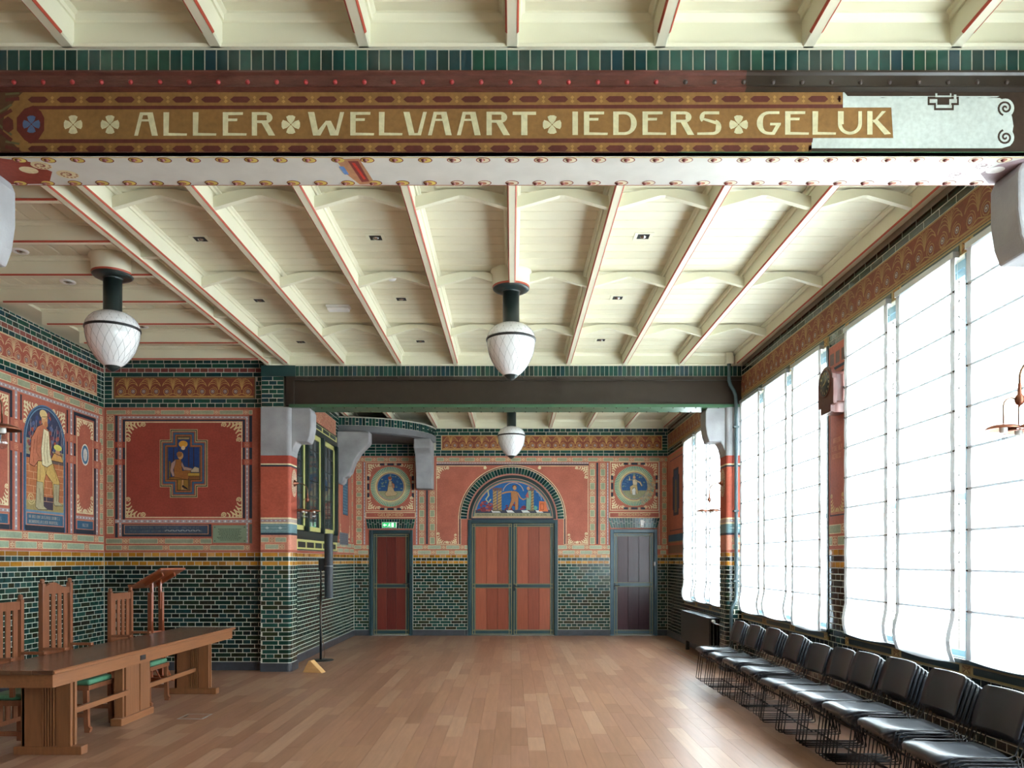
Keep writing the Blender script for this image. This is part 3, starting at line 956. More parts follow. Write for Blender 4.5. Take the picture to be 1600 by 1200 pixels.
# lettering: polygons of each capital, in quarter pixels from its top left
def quad(*p): return list(p)
def arcband(cx, cy, rx, ry, a0, a1, w0, w1, n=9):
    o = []; i_ = []
    for i in range(n + 1):
        t = i / n; a = math.radians(a0 + (a1 - a0) * t); w_ = w0 + (w1 - w0) * math.sin(t * PI) 
        o.append((cx + rx * math.cos(a), cy - ry * math.sin(a))); i_.append((cx + (rx - w_) * math.cos(a), cy - (ry - min(w_, 18)) * math.sin(a)))
    return [[o[i], o[i + 1], i_[i + 1], i_[i]] for i in range(n)]
GL = {
 'A': [[(36, 0), (60, 0), (24, 147), (0, 147)], [(44, 0), (117, 0), (117, 18), (40, 18)], [(79, 0), (117, 0), (149, 147), (111, 147)], [(36, 44), (98, 44), (100, 57), (30, 57)]],
 'L': [[(0, 0), (36, 0), (32, 147), (0, 147)], [(30, 130), (148, 133), (146, 147), (30, 147)]],
 'E': [[(0, 0), (34, 0), (33, 147), (0, 147)], [(30, 0), (127, 0), (126, 17), (30, 19)], [(30, 40), (92, 40), (90, 56), (30, 57)], [(30, 130), (150, 133), (148, 147), (30, 147)]],
 'R': [[(0, 0), (33, 0), (33, 147), (0, 147)], [(30, 0), (88, 0), (88, 18), (30, 18)], [(30, 52), (88, 52), (86, 70), (30, 68)]] + arcband(86, 35, 44, 35, 90, -90, 18, 38) + [[(58, 62), (98, 62), (147, 147), (106, 147)]],
 'W': [[(0, 0), (40, 0), (70, 147), (32, 147)], [(50, 130), (58, 147), (78, 147), (130, 55), (112, 55)], [(110, 55), (144, 55), (190, 147), (140, 147)], [(202, 0), (228, 0), (190, 147), (168, 147)], [(32, 133), (78, 133), (76, 147), (32, 147)], [(140, 130), (182, 132), (188, 147), (140, 147)]],
 'V': [[(0, 0), (38, 0), (72, 147), (34, 147)], [(124, 0), (147, 0), (110, 147), (86, 147)], [(50, 133), (112, 133), (110, 147), (50, 147)]],
 'T': [[(0, 0), (147, 0), (147, 20), (0, 20)], [(54, 15), (93, 15), (93, 147), (54, 147)]],
 'I': [[(0, 0), (34, 0), (34, 147), (0, 147)]],
 'D': [[(0, 0), (34, 0), (33, 147), (0, 147)], [(30, 0), (72, 0), (72, 17), (30, 19)], [(30, 130), (72, 130), (72, 147), (30, 147)]] + arcband(70, 73.5, 78, 73.5, 90, -90, 17, 36, 14),
 'S': [[(42, 0), (138, 0), (138, 18), (42, 18)], [(0, 133), (104, 130), (104, 147), (0, 147)]] + arcband(52, 37, 37, 37, 90, 230, 18, 30) + arcband(100, 98, 52, 49, 70, -90, 18, 36) + [[(24, 50), (44, 42), (130, 64), (118, 82)]],
 'G': [[(70, 0), (142, 0), (142, 17), (70, 17)], [(80, 130), (110, 130), (110, 147), (80, 147)], [(84, 72), (152, 72), (150, 88), (84, 88)], [(124, 80), (152, 80), (112, 147), (86, 147)]] + arcband(76, 73.5, 76, 73.5, 90, 275, 17, 38, 14),
 'U': [[(0, 0), (36, 0), (36, 82), (0, 82)], [(128, 0), (151, 0), (151, 82), (128, 82)]] + arcband(75.5, 80, 75.5, 67, 180, 360, 24, 26, 14),
 'K': [[(0, 0), (33, 0), (33, 147), (0, 147)], [(92, 0), (118, 0), (56, 66), (33, 72)], [(30, 56), (62, 50), (150, 143), (108, 147)]],
}
LET = [('A', 206.5), ('L', 252.5), ('L', 298.7), ('E', 345.7), ('R', 391.3), ('W', 479.5), ('E', 546), ('L', 591), ('V', 629.5), ('A', 668), ('A', 713.5), ('R', 760), ('T', 801),
       ('I', 895), ('E', 913), ('D', 959), ('E', 1005), ('R', 1049.5), ('S', 1091), ('G', 1184.5), ('E', 1229), ('L', 1272), ('U', 1312), ('K', 1358)]
cl = Canvas(base=.0030, step=.0004)
for ch, px in LET:
    y0 = 171.8 - (px - 206) * 0.0016
    for pl in GL[ch]:
        cl.poly([(g1x(px + a / 4.0), g1z(y0 + b / 4.0)) for a, b in pl], LC, 0)
o = cl.build('painted_lettering', gird, loc=(0, .026, 0)); tag(o, 'cream painted capitals reading ALLER WELVAART IEDERS GELUK')
# unpainted right end: white panel on brown
WHP = (190, 199, 194); DBR = (58, 44, 34)
q = random.Random(5)
top = [(1320, 149)]
x = 1328
while x < 1566: top.append((x, 149 + q.uniform(-.9, .9))); x += 9
bot = []
x = 1570
while x > 1276: bot.append((x, 228 + q.uniform(-.7, .7))); x -= 9
bot.append((1271, 228))
cv.poly(gp([(1320, 138), (1800, 138), (1800, 235), (1271, 233), (1271, 212), (1399, 212), (1396, 164), (1320, 164)]), DBR, 0)
cv.poly(gp([(1320, 140), (1322, 140), (1330, 149), (1566, 149), (1580, 156), (1586, 180), (1588, 193), (1586, 205), (1583, 224), (1570, 228), (1271, 228), (1271, 212), (1399, 212), (1396, 164), (1320, 164)]), WHP, 1)
cv.poly(gp(top + [(1566, 146), (1320, 146)]), WHP, 1)
for (a, b, c_, d_) in ((1453, 147, 1502, 151), (1453, 147, 1456, 160), (1499, 147, 1502, 160), (1453, 157, 1466, 160.5), (1490, 157, 1502, 160.5), (1463, 157, 1466, 168), (1491, 157, 1494, 168), (1463, 165, 1494, 168.5), (1468, 146, 1487, 160)):
    cv.rect(g1x(a), g1z(b), g1x(c_), g1z(d_), DBR, 3)
for (a, b, c_, d_) in ((1465, 142, 1468, 148), (1488, 142, 1490, 148), (1465, 145.5, 1490, 148), (1494, 144, 1498, 156), (1457, 152, 1468, 155)):
    cv.rect(g1x(a), g1z(b), g1x(c_), g1z(d_), WHP, 4)
for (cy, sg) in ((165, 1), (211, -1)):
    cv.ellipse(g1x(1575), g1z(cy), 14 / 286.7, 15 / 286.7, WHP, 2, 20)
    cv.spiral(g1x(1575), g1z(cy), .002, .042, 0 if sg > 0 else 0, 1.7 * sg, .011, DBR, 4, 26)
o = cv.build('painted_panel', gird, loc=(0, .026, 0)); tag(o, 'ochre painted band with maroon lozenges, white unfinished panel at its right end')
# soffit painting: rings round the rivets, scrolls at the ends, worn patch
ring = MB()
def sof_poly(pts, col, dz):
    b = len(ring.v); a = 0
    for i in range(len(pts)):
        a += pts[i][0] * pts[(i + 1) % len(pts)][1] - pts[(i + 1) % len(pts)][0] * pts[i][1]
    if a > 0: pts = pts[::-1]
    ring.v += [(p[0], p[1], zb - .004 - dz) for p in pts]; ring.face([b + i for i in range(len(pts))], col)
def sof_el(cx, cy, rx, ry, col, dz, n=16): sof_poly([(cx + rx * math.cos(2 * PI * i / n), cy + ry * math.sin(2 * PI * i / n)) for i in range(n)], col, dz)
px = 22 - 45.6 * 4
while px < 1760:
    x = g1x(px)
    t_ = min(1, max(0, (1250 - px) / 900))
    yl = (int(180 + 20 * t_), int(170 - 30 * (1 - t_) + 20), int(140 - 50 * t_))
    for (yy, sgn) in ((.028, 1), (D - .03, -1)):
        if X0 < x < X1:
            sof_el(x + .010, yy + sgn * .004, .040, .030, (128, 58, 48) if px < 1000 else (150, 110, 104), .0006)
            sof_el(x + .010, yy + sgn * .004, .034, .024, (206, 184, 96) if px < 700 else (214, 204, 176), .0011)
            sof_el(x + .004, yy, .018, .015, (170, 110, 84), .0016)
    px += 45.6
sof_poly([(X0, .001), (X1, .001), (X1, .008), (X0, .008)], (196, 170, 92), .0003)
sof_poly([(X0, D - .008), (X1, D - .008), (X1, D - .001), (X0, D - .001)], (150, 84, 60), .0003)
sof_poly([(-3.3, .01), (-2.80, .01), (-2.66, .05), (-2.60, .16), (-2.70, .30), (-3.3, .32)], (140, 62, 48), .0008)
sof_poly([(3.3, .01), (2.80, .01), (2.70, .08), (2.66, .18), (2.78, .30), (3.3, .32)], (150, 130, 136), .0008)
for sgn, cb, cw in ((-1, (150, 84, 70), (214, 200, 160)), (1, (168, 150, 152), (226, 224, 220))):
    for (cx, cy, r) in ((2.62, .09, .055), (2.53, .19, .06), (2.72, .14, .05)):
        sof_el(sgn * cx, cy, r, r * .8, cw, .0013)
        if cx < 2.7:
            for i in range(18):
                a = i * .5; rr = r * .85 * (1 - i / 20)
                sof_el(sgn * cx + rr * math.cos(a), cy + rr * .8 * math.sin(a), .007, .006, cb, .0018, 6)
sof_poly([(g1x(523), .02), (g1x(560), .015), (g1x(566), .16), (g1x(571), .30), (g1x(545), .31), (g1x(528), .17)], (176, 128, 94), .0008)
sof_poly([(g1x(541), .04), (g1x(557), .04), (g1x(563), .27), (g1x(550), .28)], (124, 58, 52), .0013)
sof_poly([(g1x(546), .06), (g1x(551), .06), (g1x(559), .24), (g1x(555), .25)], (196, 60, 48), .0018)
sof_poly([(g1x(523), .10), (g1x(531), .10), (g1x(534), .19), (g1x(527), .19)], (104, 140, 196), .0013)
o = ring.build('painted_soffit', PAINT, gird); tag(o, 'white painted underside with ringed rivets and scrolled ends')

# ---- second girder
gird2 = empty('girder', (0, G2[0], 0), 0, None, None, None, 'structure')
D2 = G2[1] - G2[0]
m = MB(); m.box(-3.25, .03, 3.815, 3.3, D2 - .03, 4.23); m.build('web', STEEL_D, gird2)
m = MB(); m.box(-3.25, 0, 4.18, 3.3, .03, 4.235); m.box(-3.25, D2 - .03, 4.18, 3.3, D2, 4.235); m.box(-3.25, .0, 3.83, -3.13, .03, 4.18); m.build('flange', STEEL_D, gird2)
m = MB(); m.box(-3.2, -.005, 3.79, 3.3, D2, 3.835); m.build('soffit_plate', STEEL_G, gird2)
m = MB()
x = -3.1
while x < 3.25:
    for (yy, zz) in ((-.001, 4.215),):
        m.lathe([(.011, yy), (.006, yy - .008), (0, yy - .009)], 0, 0, 8, axis='y', cz=0)
        for v in range(len(m.v) - 24, len(m.v)): m.v[v] = (m.v[v][0] + x, m.v[v][1], m.v[v][2] + zz)
    x += .163
m.build('rivet_row', RIVD, gird2)['kind'] = 'stuff'
m = MB(); x = -2.9
while x < 3.0:
    for yy in (.03, D2 - .04): m.lathe([(.012, 3.79), (.007, 3.781), (0, 3.78)], x, yy, 8)
    x += .163
m.build('rivet_row', RIVD, gird2)['kind'] = 'stuff'
sc = empty('soldier_course', (0, .012, 0), 0, None, None, None, None, gird2)
lay([(4.24, HJ - 4.243, -3.11, XR, 'V', BANDG, .1)], sc, 300, order=lambda t: abs(t[0]), d=.003)
m = MB(); m.box(-3.11, 0, 4.235, XR, D2 - .02, HJ); m.build('mortar_bed', MORTAR, sc)
m = MB(); m.box(-3.6, -.004, 4.235, -3.11, D2 - .02, HJ); m.build('render_patch', mat('green_render', (26, 62, 62), 0.5), gird2)
# =================================================================== WALLS
def wall(name, loc, rz, boxes, material=MORTAR):
    """boxes in local coordinates (x0,z0,x1,z1,thick)"""
    m = MB()
    for (x0, z0, x1, z1, t) in boxes: m.box(x0, 0, z0, x1, t, z1)
    o = m.build(name, material, None, loc=loc, rot=(0, 0, rz)); o['kind'] = 'structure'
    return o
def plinth(name, loc, rz, runs, h=.122, d=.022):
    m = MB()
    for (a, b) in runs:
        x = a
        while x < b - .01:
            e = min(b, x + 1.1)
            m.prism([(0, 0), (-d, 0), (-d, h - .012), (-d + .01, h), (0, h)], 'x', x + .001, e - .002); x = e
    o = m.build(name, SLATE, None, loc=loc, rot=(0, 0, rz), fix=True); o['kind'] = 'structure'
    return o
SF = 73.76
def bx(px): return (px - 800) / SF
def bz(py): return 1.6 + (875 - py) / SF

# ---------------- back wall
D1 = (bx(577), bx(645), bz(828)); D2_ = (bx(731), bx(871.5), bz(812)); D3 = (bx(953.5), bx(1027), bz(827))
wb = wall('wall_back', (0, F1, 0), 0, [(XA - .3, 0, D1[0], HB, .3), (D1[0], D1[2], D1[1], HB, .3), (D1[1], 0, D2_[0], HB, .3), (D2_[0], D2_[2], D2_[1], HB, .3), (D2_[1], 0, D3[0], HB, .3), (D3[0], D3[2], D3[1], HB, .3), (D3[1], 0, XR + .3, HB, .3)])
rows = []
for (a, b) in ((XA, D1[0]), (D1[1], D2_[0]), (D2_[1], D3[0]), (D3[1], XR)):
    rows += dado_rows(a + .004, b - .004, GREEN)
fz0, fz1 = 3.925, 4.237
for i, z in enumerate((3.80, 3.862)):
    rows.append((z, .0625, XA, XR, 'H' if i == 0 else 'S', BANDG, 0))
rows.append((4.24, .0715, XA, XR, 'S', BANDG, .3)); rows.append((4.312, .072, XA, XR, 'H', BANDG, 0))
for i in range(5):
    z = fz0 + i * .0625; ph = .5 if i % 2 else 0
    rows.append((z, .0625, bx(681), bx(690), 'H', BANDG, 0)); rows.append((z, .0625, XA, bx(655), 'H' if i % 2 else 'S', BANDG, 0))
    rows.append((z, .0625, bx(1034.5), XR, 'H', BANDG, 0))
lay(rows, wb, 300, order=lambda t: (-t[2] > -.2, abs(t[0])))
# painting
cv = Canvas(.002)
for (a, b) in ((XA, D1[0]), (D1[1], D2_[0]), (D2_[1], D3[0]), (D3[1], XR)): cv.rect(a, 1.71, b, 3.80, RED, 0)
for d_ in (D1, D2_, D3): cv.rect(d_[0], d_[2], d_[1], 3.80, RED, 0)
palmette(cv, bx(690), bx(1034.5), fz0, fz1, .333, 3)
P = lambda px, py: (bx(px), bz(py))
def R_(cv, x0, y0, x1, y1, col, l): cv.rect(bx(x0), bz(y0), bx(x1), bz(y1), col, l)
# top and bottom strips
strip_h(cv, bx(556), bx(652), bz(721.5), bz(714.5), 5, .3); strip_h(cv, bx(682), bx(1043), bz(721.5), bz(714.5), 15, .2)
for (a, b, n) in ((645, 731, 3), (871.5, 953.5, 3), (1027, 1044, 1), (553, 577, 1)):
    strip_h(cv, bx(a), bx(b), bz(858.5), bz(851.5), n, .2, 1, SAGE2); strip_h(cv, bx(a), bx(b), bz(866.5), bz(859.5), n, .75, 1, SAGE2)
for (a, b) in ((649.5, 652.5), (948, 951)): chain_v(cv, bx(a), bx(b), bz(851), bz(766 if a < 700 else 723))
for x0 in (654.5, 671, 921, 937.5):
    strip_v(cv, bx(x0), bx(x0 + 9), bz(851), bz(766 if x0 < 700 else 723), 4 if x0 < 700 else 6, 1)
for xm in (667.2, 933.2):
    R_(cv, xm - 1.4, 850, xm + 1.4, 766 if xm < 700 else 723, NAVY, 2); R_(cv, xm - 2.1, 850, xm - 1.7, 766 if xm < 700 else 723, PINK, 2); R_(cv, xm + 1.7, 850, xm + 2.1, 766 if xm < 700 else 723, PINK, 2)
strip_v(cv, bx(556), bx(566), bz(851), bz(722), 7, 1); chain_v(cv, bx(568), bx(571), bz(851), bz(722))
chain_v(cv, bx(1029), bx(1031), bz(851), bz(722)); strip_v(cv, bx(1034), bx(1042), bz(851), bz(722), 7, 1)
# red panels either side of the arch
chain_h(cv, bx(682), bx(920), bz(724.8), bz(722.2), 1); R_(cv, 682, 727, 920, 725, NAVY, 2)
for s_ in (-1, 1):
    mx = lambda px: bx(800.5 + s_ * (px - 800.5))
    def rr(x0, y0, x1, y1, col, l): cv.rect(mx(x0), bz(y0), mx(x1), bz(y1), col, l)
    xo = 918.5
    rr(xo, 851, xo + .8, 728, CRM, 2); rr(882, 851, xo, 850.2, CRM, 2); rr(842, 728.6, xo, 727.8, CRM, 2)
    cv.ellipse(mx(843), bz(731), .035, .035, CRM, 3, 12)
    shell(cv, mx(xo), bz(729), -s_, -1, .27, 3); shell(cv, mx(xo), bz(850), -s_, 1, .25, 3); shell(cv, mx(887), bz(850), s_, 1, .22, 3)
    rr(884.2, 851, 885, 806, CRM, 2); rr(881.7, 851, 883.2, 806, NAVY, 2); rr(880.6, 851, 881.2, 806, CRM, 2)
ac, az = bx(800.5), bz(811)
for (r, w_, col) in ((1.137, .013, CRM), (1.118, .012, NAVY), (1.102, .012, CRM)):
    cv.arc(ac, az, r, 0, PI, w_, col, 2, 40)
# medallions
def medallion(cv, cx, cz, S, right):
    x0, x1, z0, z1 = cx - S, cx + S, cz - S, cz + S
    cv.rect(x0, z0, x1, z1, RED, 1); cv.frame(x0 - .012, z0 - .012, x1 + .012, z1 + .012, .012, CRM, 2)
    for sx in (-1, 1):
        for sz in (-1, 1): shell(cv, cx + sx * S * .96, cz + sz * S * .96, -sx, -sz, S * .56, 3)
    for k, (a, b) in enumerate(((-.45, -.27), (-.13, .13), (.27, .45))):
        for s_ in (-1, 1):
            cv.rect(cx + a * S, cz + s_ * S * .98, cx + b * S, cz + s_ * S * .89, NAVY, 3); cv.rect(cx + s_ * S * .98, cz + a * S, cx + s_ * S * .89, cz + b * S, NAVY, 3)
    for a in (-.2, .2):
        for s_ in (-1, 1):
            cv.rect(cx + (a - .04) * S, cz + s_ * S * .98, cx + (a + .04) * S, cz + s_ * S * .89, SAGE2, 3); cv.rect(cx + s_ * S * .98, cz + (a - .04) * S, cx + s_ * S * .89, cz + (a + .04) * S, SAGE2, 3)
    Rr = S * .84
    cv.ellipse(cx, cz, Rr, Rr, (206, 190, 140), 4, 48)
    n = 72
    for k in range(n):
        a = 2 * PI * k / n
        ca, sa = math.cos(a), math.sin(a)
        cv.ribbon([(cx + ca * Rr * .76, cz + sa * Rr * .76), (cx + ca * Rr * .99, cz + sa * Rr * .99)], .010, (72, 146, 136), 5, w2=.026)
    cv.ellipse(cx, cz, Rr * .70, Rr * .70, (150, 72, 64), 6, 40); cv.ellipse(cx, cz, Rr * .675, Rr * .675, (170, 168, 150), 7, 40); cv.ellipse(cx, cz, Rr * .645, Rr * .645, (46, 84, 132), 8, 40)
    r = Rr * .64
    def F(pts, col, l): cv.drawn([(cx + a * r, cz + b * r) for a, b in pts], col, l)
    cv.poly([(cx + r * math.cos(t), cz + r * math.sin(t)) for t in [math.radians(a) for a in range(200, 341, 10)]], (150, 150, 116), 9)
    q = random.Random(2 if right else 1)
    for k in range(26):
        a = q.uniform(-.2, PI + .2); rr_ = q.uniform(.45, .92)
        cv.ellipse(cx + rr_ * r * math.cos(a), cz + rr_ * r * math.sin(a), .022, .014, q.choice([(104, 128, 128), (74, 112, 150), (120, 138, 120)]), 9, 6)
    if not right:
        F([(-.45, -.55), (-.25, -.3), (-.2, .1), (-.12, .45), (.12, .45), (.16, .1), (.3, -.35), (.55, -.5), (.4, -.7), (-.3, -.75)], (190, 164, 124), 10)
        F([(-.15, .05), (-.12, .42), (.1, .42), (.12, .05)], (176, 160, 132), 11); F([(.08, .35), (.3, .2), (.32, -.1), (.2, -.12), (.12, .1)], (186, 126, 96), 11)
        cv.ellipse(cx - .01, cz + r * .62, r * .12, r * .15, (198, 152, 120), 11, 12); cv.ellipse(cx - .015, cz + r * .68, r * .14, r * .12, (150, 78, 56), 12, 12)
    else:
        F([(-.3, -.6), (-.35, -.05), (-.1, .1), (.2, .08), (.3, -.6), (.14, -.6), (.05, -.1), (-.1, -.12), (-.15, -.6)], (190, 166, 120), 10)
        F([(-.12, .08), (-.15, .5), (.1, .55), (.25, .4), (.2, .08)], (206, 190, 160), 11)
        F([(.1, .52), (.5, .3), (.62, .0), (.54, -.02), (.42, .2), (.12, .38)], (200, 176, 148), 11); F([(-.12, .5), (-.42, .42), (-.42, .66), (-.34, .66), (-.32, .5), (-.1, .4)], (200, 176, 148), 11)
        cv.ellipse(cx - .005, cz + r * .68, r * .11, r * .13, (196, 156, 122), 11, 12)
        F([(-.15, -.7), (-.2, -.3), (0, -.1), (.1, -.3), (.08, -.7)], (214, 214, 210), 12)
        for k in range(90):   # worn patch lower right
            a = q.uniform(-1.15, .35); rr_ = q.uniform(1.05, 1.6)
            ex, ez = cx + rr_ * r * math.cos(a), cz + rr_ * r * math.sin(a)
            if abs(ex - cx) < S and abs(ez - cz) < S: cv.ellipse(ex, ez, q.uniform(.012, .035), q.uniform(.012, .03), q.choice([(176, 164, 136), (160, 150, 128), (150, 146, 132), (186, 150, 110)]), 9, 7)
medallion(cv, bx(610.3), bz(760.5), .505, False)
medallion(cv, bx(991.2), bz(759.5), .505, True)
for cxp in (610.3, 991.2):
    cx = bx(cxp); cv.rect(cx - .52, bz(808.5), cx + .52, bz(801), RED2, 2); cv.frame(cx - .53, bz(809), cx + .53, bz(800.5), .012, CRM, 3)
cv.build('wall_painting', wb)
TXT = mat('caption_paint', (214, 180, 130), 0.6)
text_obj('\u00b7 GELIJKHEID \u00b7', .085, bx(610.3), bz(804.7), .66, wb, TXT, d=.012)
text_obj('BROEDERSCHAP', .085, bx(991.2), bz(804.4), .68, wb, TXT, d=.012)
# arch voussoirs
m = MB(); add_brick(m, 0, 0, .052, .13, .02); vm = m.mesh('brick', BANDG)
n = 50
for k in range(n):
    a = PI * (k + .5) / n
    o = bpy.data.objects.new('brick', vm); C.objects.link(o); o.parent = wb
    o.location = (ac + 1.027 * math.cos(a), -.004, az + 1.027 * math.sin(a)); o.rotation_euler = (0, PI / 2 - a, 0)
m = MB()
ring_o = [(ac + 1.094 * math.cos(PI * k / 48), az + 1.094 * math.sin(PI * k / 48)) for k in range(49)]
ring_i = [(ac + .955 * math.cos(PI * k / 48), az + .955 * math.sin(PI * k / 48)) for k in range(49)]
for k in range(48):
    b = len(m.v); pts = [ring_o[k], ring_o[k + 1], ring_i[k + 1], ring_i[k]]
    m.v += [(p[0], -.006, p[1]) for p in pts]; m.face([b, b + 3, b + 2, b + 1])
m.build('arch_mortar', MORTAR, wb, fix=False)
m = MB()   # deep moulded arch ring inside the voussoirs
for (r0, r1, y, mt) in ((.955, .925, -.012, 0),):
    pass
def arc_ring(r0, r1, y0, y1, n=40):
    m = MB()
    for k in range(n):
        a0, a1 = PI * k / n, PI * (k + 1) / n
        p = [(ac + r * math.cos(a), az + r * math.sin(a)) for (r, a) in ((r0, a0), (r1, a0), (r1, a1), (r0, a1))]
        b = len(m.v)
        m.v += [(u, y0, v) for u, v in p] + [(u, y1, v) for u, v in p]
        m.face([b, b + 1, b + 2, b + 3]); m.face([b + 4, b + 7, b + 6, b + 5]); m.face([b + 1, b + 5, b + 6, b + 2]); m.face([b, b + 3, b + 7, b + 4])
    return m
arc_ring(.962, .93, -.012, .01).build('arch_moulding', mat('pink_line', (176, 112, 96), .5), wb, fix=True)
arc_ring(.93, .865, -.008, .01).build('arch_moulding', DGRN, wb, fix=True)
# tympanum mural
t = empty('mural', (ac, 0, az), 0, None, None, None, None, wb)
cv = Canvas(.003, .0006)
def half(r, col, l, rz=None, z0=0): cv.poly([(r * math.cos(PI * i / 36), z0 + (rz or r) * math.sin(PI * i / 36)) for i in range(37)], col, l)
half(.87, (172, 140, 120), 0); half(.85, (92, 72, 74), 1); half(.83, (72, 118, 112), 2); half(.81, (176, 130, 110), 3)
half(.785, (34, 92, 150), 4)
cv.rect(-.87, -.03, .87, .02, (52, 48, 66), 6); cv.rect(-.84, .02, .84, .055, (186, 150, 120), 6); cv.rect(-.80, .055, .80, .125, (156, 152, 118), 7)
scribble(cv, -.77, .77, .06, .12, 1, (74, 78, 62), 9, 4)
cv.rect(-.78, .125, .80, .19, (60, 62, 78), 6)
for (a, b) in ((-.42, -.24), (-.10, .05), (.22, .38), (.52, .66)): cv.poly([(a, .135), (b, .135), (b - .06, .185), (a - .03, .185)], (206, 208, 204), 8)
q = random.Random(8)
for k in range(60): 
    x = q.uniform(-.72, -.3); z = q.uniform(.17, .38 - abs(x + .55) * .3)
    if x * x + z * z < .56: cv.ellipse(x, z, .03, .02, q.choice([(140, 54, 58), (120, 48, 60), (160, 88, 86)]), 8, 7)
for k in range(30):
    x = q.uniform(-.15, .35); z = q.uniform(.19, .34 - abs(x - .05) * .3); cv.ellipse(x, z, .03, .02, q.choice([(134, 50, 62), (112, 44, 66)]), 7, 7)
for k in range(16): cv.ellipse(q.uniform(.42, .52), q.uniform(.2, .34), .022, .02, (96, 156, 140), 8, 7)
cv.poly([(.56, .16), (.76, .16), (.70, .37), (.57, .38)], (206, 112, 70), 8); cv.frame(.59, .19, .67, .33, .01, (150, 70, 44), 9)
for xc in (-.37, -.27, .41):
    cv.rect(xc - .042, .17, xc + .042, .64 if xc > 0 else (.62 if xc < -.3 else .60), (170, 138, 90), 9)
    for k in range(7): z = .2 + k * .06; cv.poly([(xc - .042, z), (xc + .042, z + .045), (xc + .042, z + .062), (xc - .042, z + .017)], (104, 84, 70), 10)
    cv.rect(xc - .055, .60, xc + .055, .66, (110, 84, 84), 11); cv.rect(xc - .05, .165, xc + .05, .20, (110, 100, 76), 11)
cv.arc(.02, .55, .22, .2, PI - .2, .014, (186, 156, 130), 9, 16)
# striding figure, companion and small flying figure
cv.drawn([(-.10, .18), (-.02, .40), (-.03, .55), (.02, .60), (.10, .58), (.13, .45), (.12, .2), (.06, .19), (.055, .38), (-.04, .2)], (170, 116, 76), 12)
cv.ribbon([(-.0, .58), (-.12, .57), (-.22, .54)], .03, (176, 126, 86), 13); cv.ribbon([(.11, .56), (.17, .45), (.23, .41), (.30, .44), (.32, .5)], .024, (176, 126, 86), 13)
cv.ellipse(.05, .66, .038, .048, (180, 132, 92), 13, 12); cv.ellipse(.045, .685, .05, .04, (90, 60, 50), 12, 12)
cv.drawn([(.29, .19), (.30, .45), (.33, .60), (.40, .60), (.40, .4), (.39, .19)], (128, 158, 140), 13); cv.drawn([(.27, .48), (.33, .58), (.35, .44)], (186, 96, 92), 14); cv.ellipse(.34, .65, .032, .04, (190, 140, 104), 14, 12)
cv.ribbon([(-.52, .62), (-.50, .5), (-.56, .42), (-.51, .35), (-.45, .42)], .03, (176, 170, 128), 10)
cv.ribbon([(.5, .58), (.56, .55), (.58, .48)], .012, (150, 170, 180), 10); cv.ribbon([(.6, .5), (.62, .4)], .01, (150, 170, 180), 10)
cv.build('painted_scene', t)
# flat arches over the small doors
def flat_arch(px0, px1, py0, py1, inset):
    x0, x1 = bx(px0), bx(px1); z1, z0 = bz(py0), bz(py1); n = 19; ins = inset / SF
    for k in range(n):
        for half_ in range(2):
            if half_ == 0: ta, tb = (0, .52) if k % 2 else (0, .36)
            else: ta, tb = (.54, 1) if k % 2 else (.38, 1)
            def X(t_, s_): 
                a = x0 + ins * (1 - s_); b = x1 - ins * (1 - s_)
                return a + (b - a) * t_
            s0, s1 = 1 - tb, 1 - ta
            m = MB(); g = .0045; zb0 = z0 + (z1 - z0) * s0 + .003; zb1 = z0 + (z1 - z0) * s1 - .003
            pts = [(X(k / n, s0) + g, zb0), (X((k + 1) / n, s0) - g, zb0), (X((k + 1) / n, s1) - g, zb1), (X(k / n, s1) + g, zb1)]
            m.prism(pts, 'y', -.016, 0); m.build('brick', BANDG, wb, fix=True)
    m = MB(); m.prism([(bx(px0) + ins, z0), (bx(px1) - ins, z0), (bx(px1), z1), (bx(px0), z1)], 'y', -.006, 0); m.build('arch_mortar', MORTAR, wb, fix=True)
flat_arch(571.5, 649, 811, 826, 3); flat_arch(950.5, 1031, 809.5, 825, 4)

